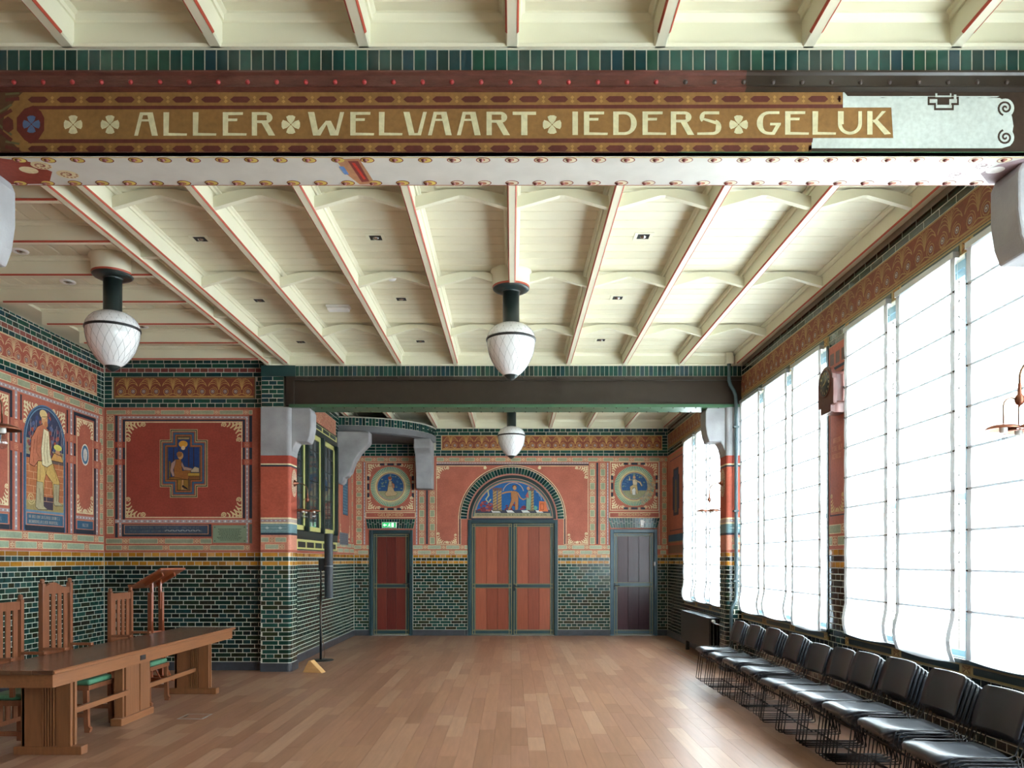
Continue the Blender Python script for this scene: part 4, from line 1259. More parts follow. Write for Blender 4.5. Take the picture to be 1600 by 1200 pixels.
# ---------------- doors in the back wall
def door(name, x0, x1, ztop, leaves, frame_m, plank_m, mid, cols, line=KHAKI, label=None, upper=2):
    d = empty(name, (0, F1, 0), 0, None, None, None, 'structure')
    fw = .07; m = MB()
    m.box(x0, -.02, 0, x0 + fw, .12, ztop); m.box(x1 - fw, -.02, 0, x1, .12, ztop); m.box(x0 + fw, -.02, ztop - fw, x1 - fw, .12, ztop)
    m.build('frame', frame_m, d, bevel=.006)
    w_ = (x1 - x0 - 2 * fw) / leaves
    zt = ztop - fw - .006
    for i in range(leaves):
        a = x0 + fw + i * w_ + .004; b = a + w_ - .008
        st = .085; rail = .075; y0 = .035
        m = MB()
        m.box(a, y0, .012, a + st, y0 + .045, zt); m.box(b - st, y0, .012, b, y0 + .045, zt)
        for (z0, z1) in ((.012, .012 + .11), (mid, mid + .10), (zt - rail, zt)): m.box(a + st, y0, z0, b - st, y0 + .045, z1)
        lf = m.build('door_leaf', frame_m, d)
        for (z0, z1) in ((.122, mid), (mid + .10, zt - rail)):
            for k in range(cols):
                p0 = a + st + (b - a - 2 * st) * k / cols; p1 = a + st + (b - a - 2 * st) * (k + 1) / cols
                m = MB(); m.prism([(p0 + .0015, y0 + .03), (p0 + .0015, y0 + .014), (p0 + .005, y0 + .01), (p1 - .005, y0 + .01), (p1 - .0015, y0 + .014), (p1 - .0015, y0 + .03)], 'z', z0, z1)
                m.build('door_panel', plank_m, lf, fix=True)
        m = MB(); lw = .010; yf = y0 - .003
        def ln(u0, v0, u1, v1): m.box(u0, yf, v0, u1, y0, v1)
        for u in (a + .018, a + st - .016, b - st + .006, b - .028): ln(u, .02, u + lw, zt - .01)
        for v in (.022, .104, mid + .006, mid + .084, zt - rail + .008, zt - .022): ln(a + .028, v, b - .028, v + lw)
        m.build('painted_line', line, lf)
    return d
d1 = door('door_1', D1[0], D1[1], D1[2], 1, TEAL, DOORR, 1.00, 3)
d2 = door('door_2', D2_[0], D2_[1], D2_[2], 2, TEAL, DOORW, 1.00, 3)
d3 = door('door_3', D3[0], D3[1], D3[2], 1, TEALB, DOORP, 1.03, 3)
def handle(parent, x, z, s_, mt=BLACKM):
    m = MB(); m.box(x - .018, .022, z - .09, x + .018, .034, z + .05); m.tube([(x, .03, z), (x, -.02, z), (x + s_ * .11, -.02, z)], .009, 8)
    m.build('door_handle', mt, parent)
handle(d2, bx(803.5), 1.035, 1); handle(d3, bx(960), 1.06, 1); handle(d1, bx(638.5), 1.10, -1)
m = MB(); m.box(bx(637), .015, 1.15, bx(641), .035, 1.33); m.build('door_lock', BLACKM, d1)
m = MB(); m.box(bx(644) - .03, -.05, 1.30, bx(645) - .01, -.02, 1.47); m.build('door_hinge', BLACKM, d2)
m = MB(); m.box(D2_[0], .12, 0, D2_[1], .3, D2_[2]); m.box(D1[0], .12, 0, D1[1], .3, D1[2]); m.box(D3[0], .12, 0, D3[1], .3, D3[2])
m.build('door_backing', BLK, wb)
# ---------------- left wall of the aisle (local x = world Y)
wl = wall('wall_left', (XL, 0, 0), PI / 2, [(F0, 0, 11.35, HB, .25)])
rows = []
for (z, h, a, b, k, mt, ph) in dado_rows(F0, 11.345, GREEN, hdr=1):
    if mt is OCHRE: k = 'S'
    rows.append((z, h, a, b, k, mt, ph))
rows[-2] = rows[-2][:4] + ('H', GREEN, 0)
for i, (z, k, mt) in enumerate(((3.81, 'S', BANDG), (3.874, 'H', BANDG), (4.25, 'H', BANDG), (4.314, 'H', PINKB), (4.378, 'H', BANDG), (4.442, 'S', BANDG))):
    rows.append((z, .0635, F0, 11.345, k, mt, .2 * i))
rows.append((4.5055, .0345, F0, 11.345, 'H', BANDG, .3))
for i in range(5): rows.append((3.938 + i * .0624, .0624, 11.15, 11.345, 'H', BANDG, 0))
def lkey(t):
    vis = (t[0] > 8.9 and t[1] > .9) 
    return (0 if vis else 1, abs(t[0] - 9.3) + abs(t[1] - 1.7) * .6)
lay(rows, wl, 300, order=lkey)
cv = Canvas(.002)
cv.rect(F0, 1.71, 11.345, 3.81, RED, 0)
palmette(cv, F0, 11.15, 3.94, 4.25, .333, 2, (160, 84, 66), (206, 176, 140))
strip_h(cv, 4.3, 11.3, 3.69, 3.79, 19, .3)
strip_h(cv, 4.3, 11.34, 1.85, 1.95, 13, .3, 1, (150, 164, 140)); strip_h(cv, 4.3, 11.34, 1.735, 1.835, 13, .75, 1, (150, 164, 140))
strip_v(cv, 11.22, 11.32, 1.96, 3.68, 8, 1)
chain_h(cv, 5.5, 11.2, 3.62, 3.67, 1)
def red_panel(a, b, oval=True):
    cv.rect(a, 2.2, b, 3.6, RED, 1); cv.rect(a - .07, 1.96, a - .025, 3.61, NAVY, 2); cv.rect(b + .025, 1.96, b + .07, 3.61, NAVY, 2); cv.rect(a - .07, 3.565, b + .07, 3.61, NAVY, 2)
    cv.frame(a, 2.24, b, 3.54, .012, CRM, 2)
    r = .26
    for sx, xx in ((1, a), (-1, b)):
        shell(cv, xx, 3.54, sx, -1, r, 3); shell(cv, xx, 2.24, sx, 1, r, 3)
    if oval:
        c_ = (a + b) / 2
        cv.ellipse(c_, 3.06, .10, .15, (214, 206, 190), 2, 24); cv.ellipse(c_, 3.06, .085, .13, (88, 124, 156), 3, 24); cv.ellipse(c_, 3.06, .055, .09, (196, 190, 186), 4, 20)
    chain_h(cv, a - .02, b + .02, 2.16, 2.21, 2)
    cv.rect(a - .02, 1.96, b + .02, 2.02, NAVY, 2); cv.rect(a, 2.02, b, 2.15, BLUE, 2); cv.frame(a, 2.02, b, 2.15, .01, PINK, 3)
    scribble(cv, a + .12, b - .12, 2.05, 2.12, 1, (150, 150, 150), 4, int(a * 10))
def post(xc):
    chain_v(cv, xc - .03, xc + .03, 1.96, 3.62, 2)
    for z in (3.18, 2.9): cv.rect(xc - .11, z, xc + .11, z + .11, RED, 5); flower(cv, xc - .035, z + .02, xc + .035, z + .09, 5, RED, (214, 150, 120))
red_panel(10.63, 11.05); red_panel(8.75, 9.19)
for xc in (10.5, 9.33, 8.6, 11.15): post(xc)
# arched mural with a standing workman
a, b = 9.47, 10.36; mc = (a + b) / 2; hw = (b - a) / 2
cv.rect(a - .03, 1.96, b + .03, 3.6, RED, 1)
cv.rect(a - .06, 1.96, a - .03, 3.6, NAVY, 2); cv.rect(b + .03, 1.96, b + .06, 3.6, NAVY, 2)
shell(cv, a, 3.55, 1, -1, .30, 3); shell(cv, b, 3.55, -1, -1, .30, 3)
zs = 3.08; zA = 3.56
def arched(i, col, l, zlo):
    cv.poly([(a + i, zlo)] + [(b - i, zlo)] + [(mc + (hw - i) * math.cos(t), zs + (zA - zs - i) * math.sin(t)) for t in [PI * k / 24 for k in range(25)]], col, l)
arched(0, (84, 116, 146), 4, 1.96); arched(.018, (52, 72, 98), 5, 1.98); arched(.034, (104, 136, 160), 6, 2.0); arched(.05, (60, 66, 92), 7, 2.22)
q = random.Random(11)
for k in range(70):
    x = q.uniform(a + .08, b - .08); z = q.uniform(2.95, 3.5)
    if ((x - mc) / (hw - .09)) ** 2 + (max(0, z - zs) / (zA - zs - .08)) ** 2 < 1: cv.ellipse(x, z, .03, .03, q.choice([(150, 78, 66), (84, 96, 130), (60, 74, 116), (120, 70, 80)]), 8, 6)
for k in range(7): 
    x = a + .12 + k * .11
    cv.ribbon([(x, 2.9), (x + .02, 3.34)], .010, (140, 128, 130), 8); cv.ribbon([(x, 3.0), (x + .10, 3.3)], .008, (140, 128, 130), 8)
cv.rect(a + .05, 2.9, a + .22, 3.1, (140, 134, 110), 8); cv.rect(b - .3, 2.86, b - .05, 3.0, (150, 140, 110), 8)
cv.rect(a + .05, 2.34, b - .05, 2.86, (176, 108, 70), 8)       # painted brick parapet
for r in range(6):
    z = 2.34 + r * .087; cv.rect(a + .05, z, b - .05, z + .006, (206, 160, 120), 9)
    for k in range(5):
        x = a + .1 + k * .18 + (.09 if r % 2 else 0)
        if x < b - .06: cv.rect(x, z, x + .007, z + .087, (206, 160, 120), 9)
cv.rect(a + .05, 2.22, b - .05, 2.34, (158, 140, 92), 8); cv.rect(mc - .05, 2.24, mc + .16, 2.40, (70, 60, 72), 9)
cv.rect(b - .36, 2.84, b - .05, 2.90, (110, 92, 90), 9)
def G(pts, col, l): cv.drawn([(mc + u, v) for u, v in pts], col, l, .008)
G([(-.20, 2.28), (-.17, 2.85), (.06, 2.86), (-.03, 2.60), (-.05, 2.28)], (200, 166, 100), 10)      # near leg
G([(-.05, 2.86), (.14, 2.86), (.30, 2.62), (.28, 2.34), (.17, 2.34), (.14, 2.6), (-.0, 2.7)], (200, 164, 96), 10)
G([(-.21, 2.26), (-.19, 2.58), (-.06, 2.58), (-.04, 2.28), (.04, 2.24), (-.15, 2.23)], (172, 162, 130), 11)
G([(.17, 2.33), (.17, 2.58), (.30, 2.58), (.28, 2.36), (.38, 2.31), (.2, 2.30)], (172, 162, 130), 11)
G([(-.34, 2.78), (-.30, 3.10), (-.18, 3.26), (-.06, 3.32), (.08, 3.24), (.12, 3.0), (.08, 2.86), (-.16, 2.84), (-.24, 2.76)], (184, 112, 84), 12)
G([(-.08, 2.80), (-.10, 3.0), (-.05, 3.26), (.06, 3.24), (.09, 2.95), (.14, 2.84), (.02, 2.78)], (218, 206, 168), 13)
cv.ellipse(mc - .03, 3.38, .065, .085, (196, 146, 104), 14, 16); cv.ellipse(mc - .055, 3.44, .08, .055, (206, 178, 124), 15, 16); cv.ellipse(mc + .0, 3.32, .04, .04, (180, 116, 76), 15, 12)
cv.ellipse(mc + .26, 3.0, .05, .06, (190, 140, 104), 12, 14); cv.ellipse(mc + .26, 3.06, .09, .04, (196, 190, 96), 13, 14); G([(.10, 2.88), (.18, 2.98), (.34, 2.96), (.38, 2.88)], (204, 152, 88), 12)
DK = (110, 70, 50)
for pts in ([(-.02, 3.20), (-.04, 2.95), (-.02, 2.82)], [(.03, 3.18), (.02, 2.96), (.05, 2.84)], [(-.24, 3.1), (-.27, 2.9), (-.25, 2.8)], [(-.18, 3.15), (-.2, 2.95), (-.14, 2.88)], [(.10, 3.15), (.08, 3.0)], [(-.12, 2.8), (-.13, 2.6)], [(.16, 2.8), (.24, 2.62)], [(-.14, 2.5), (-.12, 2.32)], [(.22, 2.56), (.23, 2.36)]):
    cv.ribbon([(mc + u, v) for u, v in pts], .006, DK, 16)
cv.ribbon([(mc + .035, 3.40), (mc + .05, 3.37), (mc + .03, 3.36)], .006, DK, 16); cv.ellipse(mc + .005, 3.40, .008, .006, (60, 40, 34), 16, 6); cv.ribbon([(mc - .09, 3.40), (mc + .045, 3.425)], .008, DK, 16)
cv.spiral(mc - .30, 2.36, .02, .08, 0, 2, .012, (196, 176, 124), 9)
cv.rect(a + .03, 1.96, b - .03, 2.03, NAVY, 8); cv.rect(a + .05, 2.03, b - .05, 2.19, BLUE, 8); cv.frame(a + .05, 2.03, b - .05, 2.19, .012, PINK, 9)
scribble(cv, a + .1, b - .1, 2.05, 2.17, 2, (166, 160, 150), 10, 5)
cv.build('wall_painting', wl)

# ---------------- far wall of the aisle
S2 = 107.5; YA = 11.35
def ax(px): return (px - 800) / S2
def az_(py): return 1.6 + (875 - py) / S2
wa = wall('wall_aisle', (0, YA, 0), 0, [(XL - .25, 0, -3.5, HB, .2)])
xe = -3.605
rows = []
for (z, h, a, b, k, mt, ph) in dado_rows(XL + .004, xe, DGREEN, hdr=1): rows.append((z, h, a, b, k, mt, ph))
for i, (z, k, mt) in enumerate(((3.815, 'H', BANDG), (3.879, 'S', BANDG), (4.262, 'S', BANDG), (4.326, 'H', PINKB), (4.39, 'S', BANDG), (4.454, 'H', BANDG))):
    rows.append((z, .0635, XL + .004, xe, k, mt, .3 * i))
for i in range(5):
    z = 3.943 + i * .0637; rows.append((z, .0637, XL + .004, ax(177), 'H', BANDG, 0)); rows.append((z, .0637, ax(399.5), xe, 'H', BANDG, .2 * i))
lay(rows, wa, 300, order=lambda t: (0 if t[1] > .9 or t[0] > -4.6 else 1, -t[0]))
cv = Canvas(.002)
cv.rect(XL + .004, 1.71, xe, 3.815, RED, 0)
palmette(cv, ax(177.5), ax(399), 3.945, 4.26, .355, 2)
cv.frame(ax(177.5), 3.945, ax(399), 4.26, .012, (58, 44, 30), 6)
A = lambda x0, y0, x1, y1, col, l: cv.rect(ax(x0), az_(y0), ax(x1), az_(y1), col, l)
strip_v(cv, ax(166), ax(178.5), az_(835), az_(648), 7, 1); strip_h(cv, ax(166), ax(395), az_(648), az_(640.5), 5, .15)
A(180, 649.5, 184, 840, NAVY, 2); A(192, 655.5, 195.5, 815, NAVY, 2); A(192, 655.5, 383, 658, NAVY, 2); A(379.5, 655.5, 383, 810, NAVY, 2); A(389.5, 649.5, 394, 810, NAVY, 2)
chain_v(cv, ax(185.5), ax(190.5), az_(838), az_(651), 3); chain_h(cv, ax(185.5), ax(388.5), az_(654.5), az_(650), 3); chain_v(cv, ax(384), ax(388.5), az_(849), az_(651), 3)
A(196.5, 659.5, 378, 808.5, (150, 66, 54), 2)
cv.frame(ax(196), az_(809), ax(378.5), az_(659), .012, CRM, 3)
for sx, xp in ((1, 196.5), (-1, 378)):
    shell(cv, ax(xp), az_(659.5), sx, -1, .30, 4, (212, 190, 142)); shell(cv, ax(xp), az_(808.5), sx, 1, .30, 4, (212, 190, 142))
for xp in (187.5, 386):
    for yp in (695, 722):
        A(xp - 8, yp - 4.5, xp + 8, yp + 4.5, (150, 66, 54), 6); flower(cv, ax(xp - 3.5), az_(yp + 3.5), ax(xp + 3.5), az_(yp - 3.5), 7, (150, 66, 54), (214, 150, 120))
chain_h(cv, ax(180), ax(394), az_(817.5), az_(811.5), 4)
A(190.5, 819, 330.5, 838.5, NAVY, 3); A(194, 820, 326, 835, (62, 76, 96), 4); cv.frame(ax(194), az_(835), ax(326), az_(820), .01, (190, 130, 100), 5)
scribble(cv, ax(200), ax(318), az_(832.5), az_(821.5), 2, (92, 104, 108), 6, 9)
q = random.Random(4)
for k in range(14): cv.ribbon([(ax(258 + k * 4), az_(830 - (k % 2) * 2)), (ax(261 + k * 4), az_(828 + (k % 2) * 2))], .012, (150, 156, 160), 7)
for xp in (198, 322): pass
A(389.5, 819, 394, 849, (96, 100, 92), 2)
strip_h(cv, ax(165), ax(331.5), az_(850), az_(841), 3, .35, 1, (140, 146, 124)); strip_h(cv, ax(165), ax(394), az_(860), az_(851.5), 3.6, .45, 1, (140, 146, 124))
# stepped frame with a seated craftsman
def step(i, col, l):
    s = i / 9.235
    cx, cz = 287.3, 724.2
    W1, W2, H1, H2 = 37.5 - s, 21.6 - s, 37.0 - s, 53.5 - s
    pts = [(-W1, -H1), (-W2, -H1), (-W2, -H2), (W2, -H2), (W2, -H1), (W1, -H1), (W1, H1), (W2, H1), (W2, H2), (-W2, H2), (-W2, H1), (-W1, H1)]
    cv.poly([(ax(cx + u), az_(cz + v)) for u, v in pts], col, l)
step(0, (176, 160, 120), 4); step(10, (34, 34, 26), 5); step(22, (176, 164, 124), 6); step(32, (118, 90, 52), 7); step(38, (160, 80, 60), 8); step(48, (56, 70, 96), 9); step(54, (60, 92, 122), 10); step(76, (90, 56, 46), 11); step(84, (176, 98, 60), 12); step(96, (96, 70, 50), 13)
cv.rect(ax(263), az_(748), ax(312), az_(699), (30, 56, 108), 14); cv.rect(ax(278), az_(699), ax(297), az_(684), (30, 56, 108), 14)
def V(x, y): return (ax(240 + x / 9.235), az_(660 + y / 9.235))
for (x, w_) in ((290, 8), (365, 10), (505, 12), (580, 8)): cv.drawn([V(x, 365), V(x + w_, 365), V(x + w_, 640), V(x, 640)], (96, 64, 66), 15)
cv.drawn([V(350, 218), V(525, 218), V(515, 248), V(360, 248)], (150, 130, 92), 15)
cv.ellipse(*V(432, 315), .065, .05, (196, 140, 52), 16, 16); cv.ellipse(*V(432, 370), .03, .03, (210, 180, 140), 16, 12)
cv.drawn([V(225, 560), V(250, 560), V(250, 820), V(225, 820)], (110, 92, 60), 15); cv.drawn([V(228, 790), V(500, 790), V(500, 828), V(228, 828)], (130, 88, 40), 15)
cv.drawn([V(300, 540), V(400, 530), V(420, 700), V(540, 690), V(540, 740), V(500, 830), V(300, 790)], (146, 92, 46), 16)
cv.drawn([V(330, 530), V(260, 590), V(245, 700), V(280, 785), V(310, 770), V(290, 690), V(320, 600)], (158, 128, 122), 17)
cv.drawn([V(410, 560), V(450, 640), V(560, 665), V(560, 700), V(440, 690), V(405, 620)], (158, 128, 122), 17)
cv.ellipse(*V(392, 480), .042, .055, (186, 138, 84), 17, 16); cv.ellipse(*V(378, 462), .04, .04, (140, 92, 52), 18, 14)
cv.drawn([V(500, 730), V(665, 730), V(665, 775), V(500, 775)], (176, 142, 62), 17); cv.drawn([V(515, 775), V(665, 775), V(665, 830), V(515, 830)], (120, 76, 40), 17)
cv.drawn([V(540, 700), V(600, 640), V(660, 660), V(660, 720), V(550, 720)], (176, 160, 136), 18)
cv.drawn([V(350, 828), V(505, 828), V(505, 975), V(350, 975)], (140, 104, 46), 14); cv.drawn([V(410, 830), V(440, 830), V(440, 960), V(500, 965), V(500, 975), V(400, 975)], (186, 140, 90), 16); cv.drawn([V(425, 905), V(495, 955), V(495, 970), V(415, 930)], (30, 28, 36), 17)
cv.build('wall_painting', wa)
# notice plate
pl = empty('wall_plaque', (ax(359.5), YA - .008, az_(834.5)), 0, 'pale green rectangular plaque with small printed lines, screwed to the painted wall', 'plaque')
m = MB(); m.box(-.245, -.01, -.128, .245, 0, .128); m.build('plate', mat('green_plaque', (128, 146, 122), .35), pl)
m = MB()
for (u, v) in ((-.215, .1), (.215, .1), (-.215, -.1), (.215, -.1)): m.lathe([(.008, -.0101), (.006, -.014), (0, -.015)], u, 0, 8, axis='y', cz=v)
build_each(m, 'screw', BLK, pl)
cp = Canvas(.0101, .0003); q = random.Random(6)
for r in range(9):
    z = .068 - r * .02; w_ = q.uniform(.1, .185)
    x = -w_
    while x < w_: 
        e = x + q.uniform(.01, .03); cp.rect(x, z, min(e, w_), z + .007, (40, 50, 44), 0); x = e + .006
cp.build('printed_lines', pl)['kind'] = 'stuff'

# ---------------- nave left wall beyond the second pillar (local x = world Y)
wf = wall('wall_far_left', (XA, 0, 0), PI / 2, [(11.4, 0, 14.86, 1.94, .25), (11.4, 3.82, 14.86, HB, .25), (14.86, 0, F1, HB, .25), (11.4, 1.9, 11.72, 3.9, .25)])
rows = dado_rows(11.58, F1 - .004, GREEN)
for i, z in enumerate((3.80, 3.862)): rows.append((z, .0625, 14.9, F1, 'H' if i == 0 else 'S', BANDG, 0))
rows.append((4.24, .0715, 11.58, F1, 'S', BANDG, .3)); rows.append((4.312, .072, 11.58, F1, 'H', BANDG, 0))
for i in range(5): rows.append((3.925 + i * .0625, .0625, 14.84, F1, 'H' if i % 2 else 'S', BANDG, 0))
lay(rows, wf, 300, order=lambda t: t[0])
cv = Canvas(.002)
cv.rect(14.86, 1.71, F1, 3.80, RED, 0); cv.rect(11.58, 1.71, 14.86, 1.75, RED2, 0)
cv.rect(11.58, 3.945, 14.84, 4.237, (172, 118, 96), 0)
q = random.Random(3)
for k in range(700): cv.ellipse(q.uniform(11.6, 14.82), q.uniform(3.955, 4.23), .012, .012, q.choice([(206, 170, 136), (150, 80, 66), (190, 140, 112), (186, 100, 76)]), 1, 5)
strip_h(cv, 14.9, F1, 1.85, 1.94, 3, .3, 1, SAGE2); strip_h(cv, 14.9, F1, 1.745, 1.835, 3, .75, 1, SAGE2)
strip_v(cv, 16.3, 16.42, 1.96, 3.7, 7); strip_v(cv, 14.92, 15.0, 1.96, 3.0, 5)
cv.frame(15.1, 1.96, 16.25, 3.72, .02, PINK, 1); cv.frame(15.2, 2.05, 16.12, 3.65, .012, CRM, 2)
cv.rect(15.45, 2.5, 15.92, 3.5, BLUE, 2); scribble(cv, 15.48, 15.9, 2.53, 3.47, 16, (120, 150, 160), 3, 3); cv.frame(15.45, 2.5, 15.92, 3.5, .012, NAVY, 4)
for sx, xx in ((1, 15.2), (-1, 16.12)): shell(cv, xx, 2.06, sx, 1, .25, 3)
cv.rect(15.1, 1.98, 16.1, 2.0, CRM, 2)
cv.rect(15.15, 1.90, 15.95, 2.14, (112, 116, 124), 5); scribble(cv, 15.2, 15.9, 1.92, 2.12, 5, (70, 72, 84), 6, 3)
cv.build('wall_painting', wf)
# interior leaded window
wn = empty('window_1', (XA, 0, 0), PI / 2, None, None, None, 'structure')
m = MB()
m.box(11.72, -.03, 1.94, 14.86, .10, 2.06); m.box(11.72, -.03, 3.74, 14.86, .10, 3.82)
for x in (11.72, 12.66, 13.70, 14.76): m.box(x, -.05, 2.06, x + .10, .08, 3.74)
fr = m.build('window_frame', DGRN, wn)
m = MB(); m.box(11.58, -.015, 3.82, 14.86, 0, 3.94); m.box(11.58, -.015, 1.77, 14.86, 0, 1.93)
m.build('painted_trim', YELP, wn)
m = MB()
for k in range(6):
    x = 11.62 + k * .54
    m.box(x, -.018, 3.85, x + .44, 0, 3.915)
for k in range(6):
    x = 11.62 + k * .54; m.box(x, -.018, 1.80, x + .44, 0, 1.89)
m.box(11.58, -.022, 3.925, 14.86, 0, 3.945); m.box(11.58, -.03, 1.93, 14.9, 0, 1.945); m.box(11.58, -.022, 1.755, 14.9, 0, 1.772)
m.build('painted_panel', DGRN, wn)
for (a, b) in ((11.84, 12.64), (12.78, 13.68), (13.82, 14.74)):
    m = MB(); w_ = .075
    m.box(a, .0, 2.08, a + w_, .05, 3.73); m.box(b - w_, 0, 2.08, b, .05, 3.73); m.box(a, 0, 2.08, b, .05, 2.08 + w_); m.box(a, 0, 3.73 - w_, b, .05, 3.73)
    cs = m.build('casement', YELP, wn)
    m = MB(); m.box(a + w_, .02, 2.08 + w_, b - w_, .03, 3.73 - w_); m.build('glass_pane', DARKG, cs)
    m = MB(); c_ = (a + b) / 2
    for x in (a + w_ + .06, c_, b - w_ - .06): m.box(x - .005, .012, 2.1 + w_, x + .005, .02, 3.72 - w_)
    for k in range(1, 6): z = 2.15 + k * .26; m.box(a + w_, .012, z - .005, b - w_, .02, z + .005)
    m.build('leading', STEEL_D, cs)['kind'] = 'stuff'
    m = MB(); g = .03; m.box(a + w_, .005, 2.08 + w_, a + w_ + .03, .02, 3.73 - w_); m.box(b - w_ - .03, .005, 2.08 + w_, b - w_, .02, 3.73 - w_); m.build('glazing_bead', mat('green_bead', (70, 92, 60), .4) if 'green_bead' not in MATS else MATS['green_bead'], cs)
m = MB(); m.box(11.7, .1, 1.9, 14.9, .2, 3.9); m.build('dark_room_beyond', BLK, wn)

# ---------------- wall behind the camera and unseen left nave strip
wr = wall('wall_front', (0, F0, 0), PI, [(-3.6, 0, 6.2, HB, .2)], mat('dull_plaster', (160, 154, 142), .7))
m = MB(); m.box(-3.6, -.01, 0, 6.2, 0, 1.71); m.build('tiled_dado', mat('plain_green_glaze', (20, 60, 52), .2), wr)

# ---------------- right window wall (local x = -world Y)
boxes = []
def rb(y0, y1, z0, z1, t=.30): boxes.append((-y1, z0, -y0, z1, t))
rb(F0, F1, 0, WZ0 - .08); rb(F0, F1, WZ1, HB)
edges = [F0] + sorted([e for w_ in WIN for e in w_]) + [F1]
for i in range(0, len(edges), 2): rb(edges[i], edges[i + 1], WZ0 - .08, WZ1)
wrt = wall('wall_right', (XR, 0, 0), -PI / 2, boxes)
rows = []
n = round((WZ0 - .1 - .125) / CP)
for i in range(10):
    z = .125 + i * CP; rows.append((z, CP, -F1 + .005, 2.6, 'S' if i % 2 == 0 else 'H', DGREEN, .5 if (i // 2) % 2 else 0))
piers = [(7.70, 8.13), (4.20, 4.24), (.6, .95), (14.90, F1)]
for (a, b) in ((7.70, 8.13), (.6, .95), (14.90, F1 - .005)):
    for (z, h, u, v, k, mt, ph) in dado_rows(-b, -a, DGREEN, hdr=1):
        if z > .75: rows.append((z, h, u, v, k, mt, ph))
rows.append((4.25, .0635, -F1, 2.6, 'S', DGREEN, .3)); rows.append((4.314, .0635, -F1, 2.6, 'S', DGREEN, .8))
rows.append((3.80, .062, -F1 + .005, -14.95, 'H', BANDG, 0)); rows.append((3.862, .062, -F1 + .005, -14.95, 'S', BANDG, 0))
for i in range(2): rows.append((3.80 + i * .062, .062, -8.12, -7.71, 'H' if i else 'S', DGREEN, .3))
lay(rows, wrt, 300, order=lambda t: (0 if -t[0] > 4.6 else 1, -t[2] > -.15, -t[0]))
cv = Canvas(.002)
palmette(cv, -F1 + .02, 2.6, 3.945, 4.245, .36, 2, (126, 68, 50), (164, 128, 82))
cv.rect(-F1, 3.928, 2.6, 3.945, (40, 56, 56), 1)
cv.rect(-8.125, 1.71, -7.705, 3.80, RED, 0); cv.rect(-F1, 1.71, -14.93, 3.80, RED, 0)
def pier_paint(a, b):
    cv.frame(a + .03, 2.05, b - .03, 3.5, .012, NAVY, 1); cv.frame(a + .045, 2.07, b - .045, 3.48, .01, PINK, 2)
    for sx, xx in ((1, a + .05), (-1, b - .05)): shell(cv, xx, 2.08, sx, 1, .2, 3, (206, 176, 120))
    strip_h(cv, a, b, 1.86, 1.97, 1, .0, 1); strip_h(cv, a, b, 1.74, 1.85, 1, .5, 1)
    for k in range(3): cv.rect(a + .03 + k * .14, 3.6, a + .13 + k * .14, 3.72, (110, 90, 84), 1)
    cv.rect(a, 3.54, b, 3.57, NAVY, 1)
pier_paint(-8.125, -7.705)
scribble(cv, -8.03, -7.80, 2.62, 2.86, 3, (206, 140, 110), 4, 2)
cv.frame(-16.45, 1.95, -14.98, 3.74, .03, (156, 120, 84), 1); cv.frame(-16.3, 2.2, -15.1, 3.66, .015, NAVY, 2)
cv.poly([(-15.95, 2.5), (-15.45, 2.5), (-15.45, 2.62), (-15.38, 2.62), (-15.38, 3.3), (-15.45, 3.3), (-15.45, 3.45), (-15.95, 3.45), (-15.95, 3.3), (-16.02, 3.3), (-16.02, 2.62), (-15.95, 2.62)], NAVY, 2)
cv.poly([(-15.9, 2.56), (-15.5, 2.56), (-15.5, 3.4), (-15.9, 3.4)], (46, 66, 100), 3); cv.poly([(-15.82, 2.56), (-15.6, 2.56), (-15.62, 3.0), (-15.66, 3.22), (-15.76, 3.22), (-15.8, 3.0)], (116, 96, 72), 4)
cv.rect(-16.45, 1.98, -15.0, 2.12, BLUE, 2); cv.rect(-16.45, 1.74, -15.0, 1.9, (120, 90, 74), 2)
cv.build('wall_painting', wrt)

